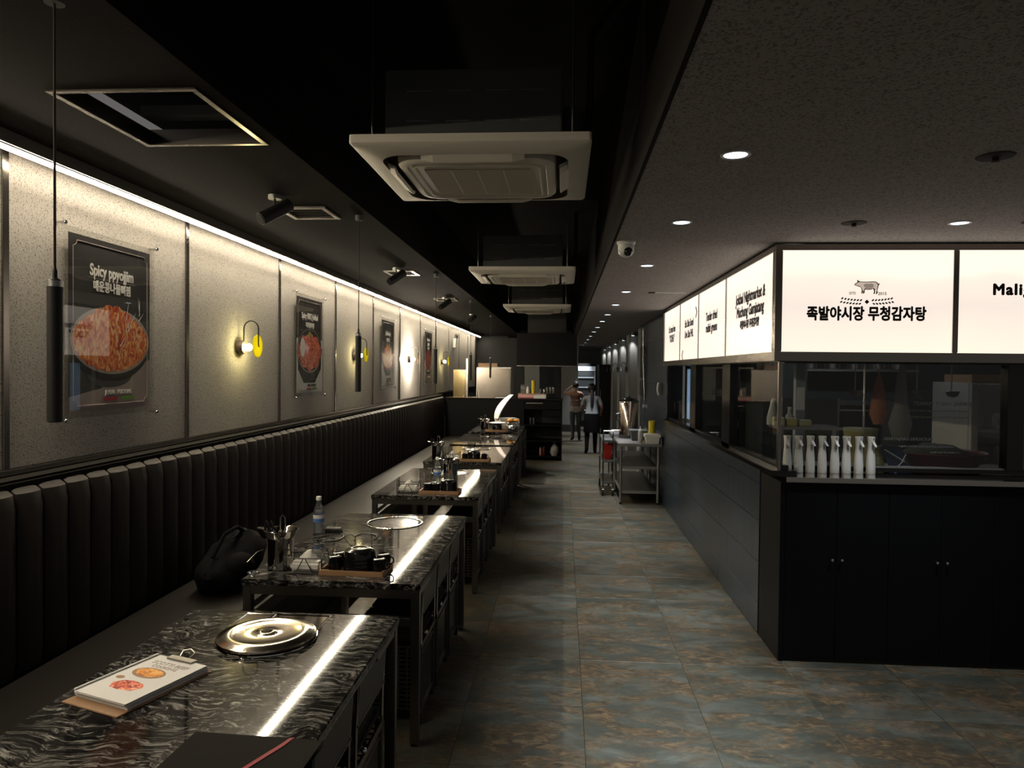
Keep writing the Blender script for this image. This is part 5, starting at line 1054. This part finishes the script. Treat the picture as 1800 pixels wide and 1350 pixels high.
def person(label, loc, rot, A, mats, pick):
    root = thing('person', label, 'person', loc, rot)
    P = {'pelvis': ((0, 0, .86), (.155, .115)), 'waist': ((0, .0, 1.0), (.140, .10)), 'chest': ((0, .01, 1.17), (.160, .105)), 'upper': ((0, .005, 1.27), (.135, .085)), 'neck': ((0, .02, 1.355), .05), 'head0': ((0, .04, 1.42), (.062, .075)), 'head1': ((0, .03, 1.50), (.075, .09)), 'head2': ((0, .025, 1.555), (.055, .065))}
    E = [('pelvis', 'waist'), ('waist', 'chest'), ('chest', 'upper'), ('upper', 'neck'), ('neck', 'head0'), ('head0', 'head1'), ('head1', 'head2')]
    for s_, q in ((-1, 'l'), (1, 'r')):
        P[q + 'sho'] = ((s_*.165, .0, 1.29), .056); P[q + 'elb'] = (A[q + 'elb'], .040); P[q + 'wri'] = (A[q + 'wri'], .026)
        E += [('upper', q + 'sho'), (q + 'sho', q + 'elb'), (q + 'elb', q + 'wri')]
        hand(P, E, q + 'wri', A[q + 'wri'], A.get(q + 'hd', (0, .6, -.8)), (s_*1, 0, .2), q)
        P[q + 'hip'] = ((s_*.085, 0, .80), (.098, .105)); P[q + 'kne'] = (A[q + 'kne'], .062); P[q + 'ank'] = (A[q + 'ank'], .043); P[q + 'toe'] = (A[q + 'toe'], (.042, .030))
        E += [('pelvis', q + 'hip'), (q + 'hip', q + 'kne'), (q + 'kne', q + 'ank'), (q + 'ank', q + 'toe')]
    b = skin_body('body', root, P, E, mats, pick)
    # face: eyes, nose, mouth, ears
    g = G(); g.ball((0, .125, 1.455), .016, 8, (.8, 1.3, 1.2)).out('nose', mats[0], root, True)
    for s_ in (-1, 1):
        G().ball((s_*.032, .112, 1.485), .012, 8, (1.2, .6, .7)).out('eye', 'white_plastic', root, True); G().ball((s_*.078, .02, 1.47), .022, 10, (.45, .8, 1.3)).out('ear', mats[0], root, True)
    G().ball((0, .113, 1.418), .02, 8, (1.3, .4, .4)).out('mouth', 'red_ribbon', root, True)
    return root
def pickA(c):
    if c.z < .075: return 3
    if c.z > 1.345 and abs(c.x) < .12: return 0
    if c.z > .90 and abs(c.x) > .165 and c.z < 1.10 + abs(c.x)*.1: return 0
    if c.y > .14 and c.z > .8: return 0
    if c.z > .885: return 1
    return 2
k_ = .905
w1_ = person('woman in a grey shirt and black apron walking away, long black ponytail', (.60, 15.05, 0), 0,
  dict(lelb=(-.235, .03, 1.06), lwri=(-.18, .20, .97), lhd=(.3, .9, -.2), relb=(.235, .02, 1.06), rwri=(.21, .16, .92), rhd=(0, .8, -.6), lkne=(-.10, -.02, .44), lank=(-.11, -.10, .085), ltoe=(-.13, .02, .034), rkne=(.085, .04, .44), rank=(.085, .04, .06), rtoe=(.10, .17, .032)),
  ['skin', 'shirt', 'trouser', 'trouser'], pickA)
w1_.scale = (k_, k_, k_)
hp = G(); hp.ball((0, .018, 1.525), .098, 18, (.95, 1.05, 1.0)); hp.ball((0, -.03, 1.46), .075, 14, (1, .7, 1))
hh_ = hp.out('hair', 'hair', w1_, True)
G().rings([[(r_*math.cos(2*math.pi*i/10) + dx, .7*r_*math.sin(2*math.pi*i/10) + y, z) for i in range(10)] for z, r_, y, dx in ((1.47, .03, -.075, 0), (1.42, .038, -.11, 0), (1.30, .04, -.125, .004), (1.18, .034, -.12, .002), (1.08, .02, -.115, 0))]).out('ponytail', 'hair', w1_, True)
# apron skirt tied round the waist
rr = []
for z, a, b in ((.93, .165, .125), (.86, .178, .135), (.70, .19, .14), (.50, .185, .14)): rr.append([(a*math.cos(2*math.pi*i/22)*(1 + .02*math.sin(i*2.1)), b*math.sin(2*math.pi*i/22), z) for i in range(22)])
G().rings(rr, False, False).out('apron', 'trouser', w1_, True)
def pickB(c):
    if c.z < .07: return 3
    if c.z > 1.24 or (abs(c.x) > .15 and c.z > .95) or (c.z > 1.0 and c.y > .16): return 0
    if c.z > .96: return 1
    if c.z > .80 and abs(c.x) < .3: return 4
    return 2
w2_ = person('woman in a brown sleeveless top walking away with one hand raised to her head', (.31, 17.8, 0), .12,
  dict(lelb=(-.30, .06, 1.30), lwri=(-.13, .13, 1.45), lhd=(.7, .1, .5), relb=(.23, .04, 1.08), rwri=(.24, .16, .95), rhd=(0, .7, -.7), lkne=(-.07, .02, .44), lank=(-.07, -.06, .075), ltoe=(-.10, .07, .034), rkne=(.10, .06, .44), rank=(.13, .10, .06), rtoe=(.14, .22, .03)),
  ['skin', 'brown_top', 'denim', 'trouser', 'grey_cloth'], pickB)
w2_.scale = (k_, k_, k_)
hp = G(); hp.ball((0, .018, 1.525), .094, 18, (.95, 1.05, 1.0)); hp.ball((.01, -.06, 1.54), .045, 12); hp.out('hair', 'hair', w2_, True)
for z in (1.0, 1.05, 1.1): G().rings([[((.146 + dd_)*math.cos(2*math.pi*i/24), (.108 + dd_)*math.sin(2*math.pi*i/24) + .004, z + h_) for i in range(24)] for dd_, h_ in ((.012, 0), (.016, .005), (.012, .012))], False, False).out('stripe', 'grey_cloth', w2_, True)
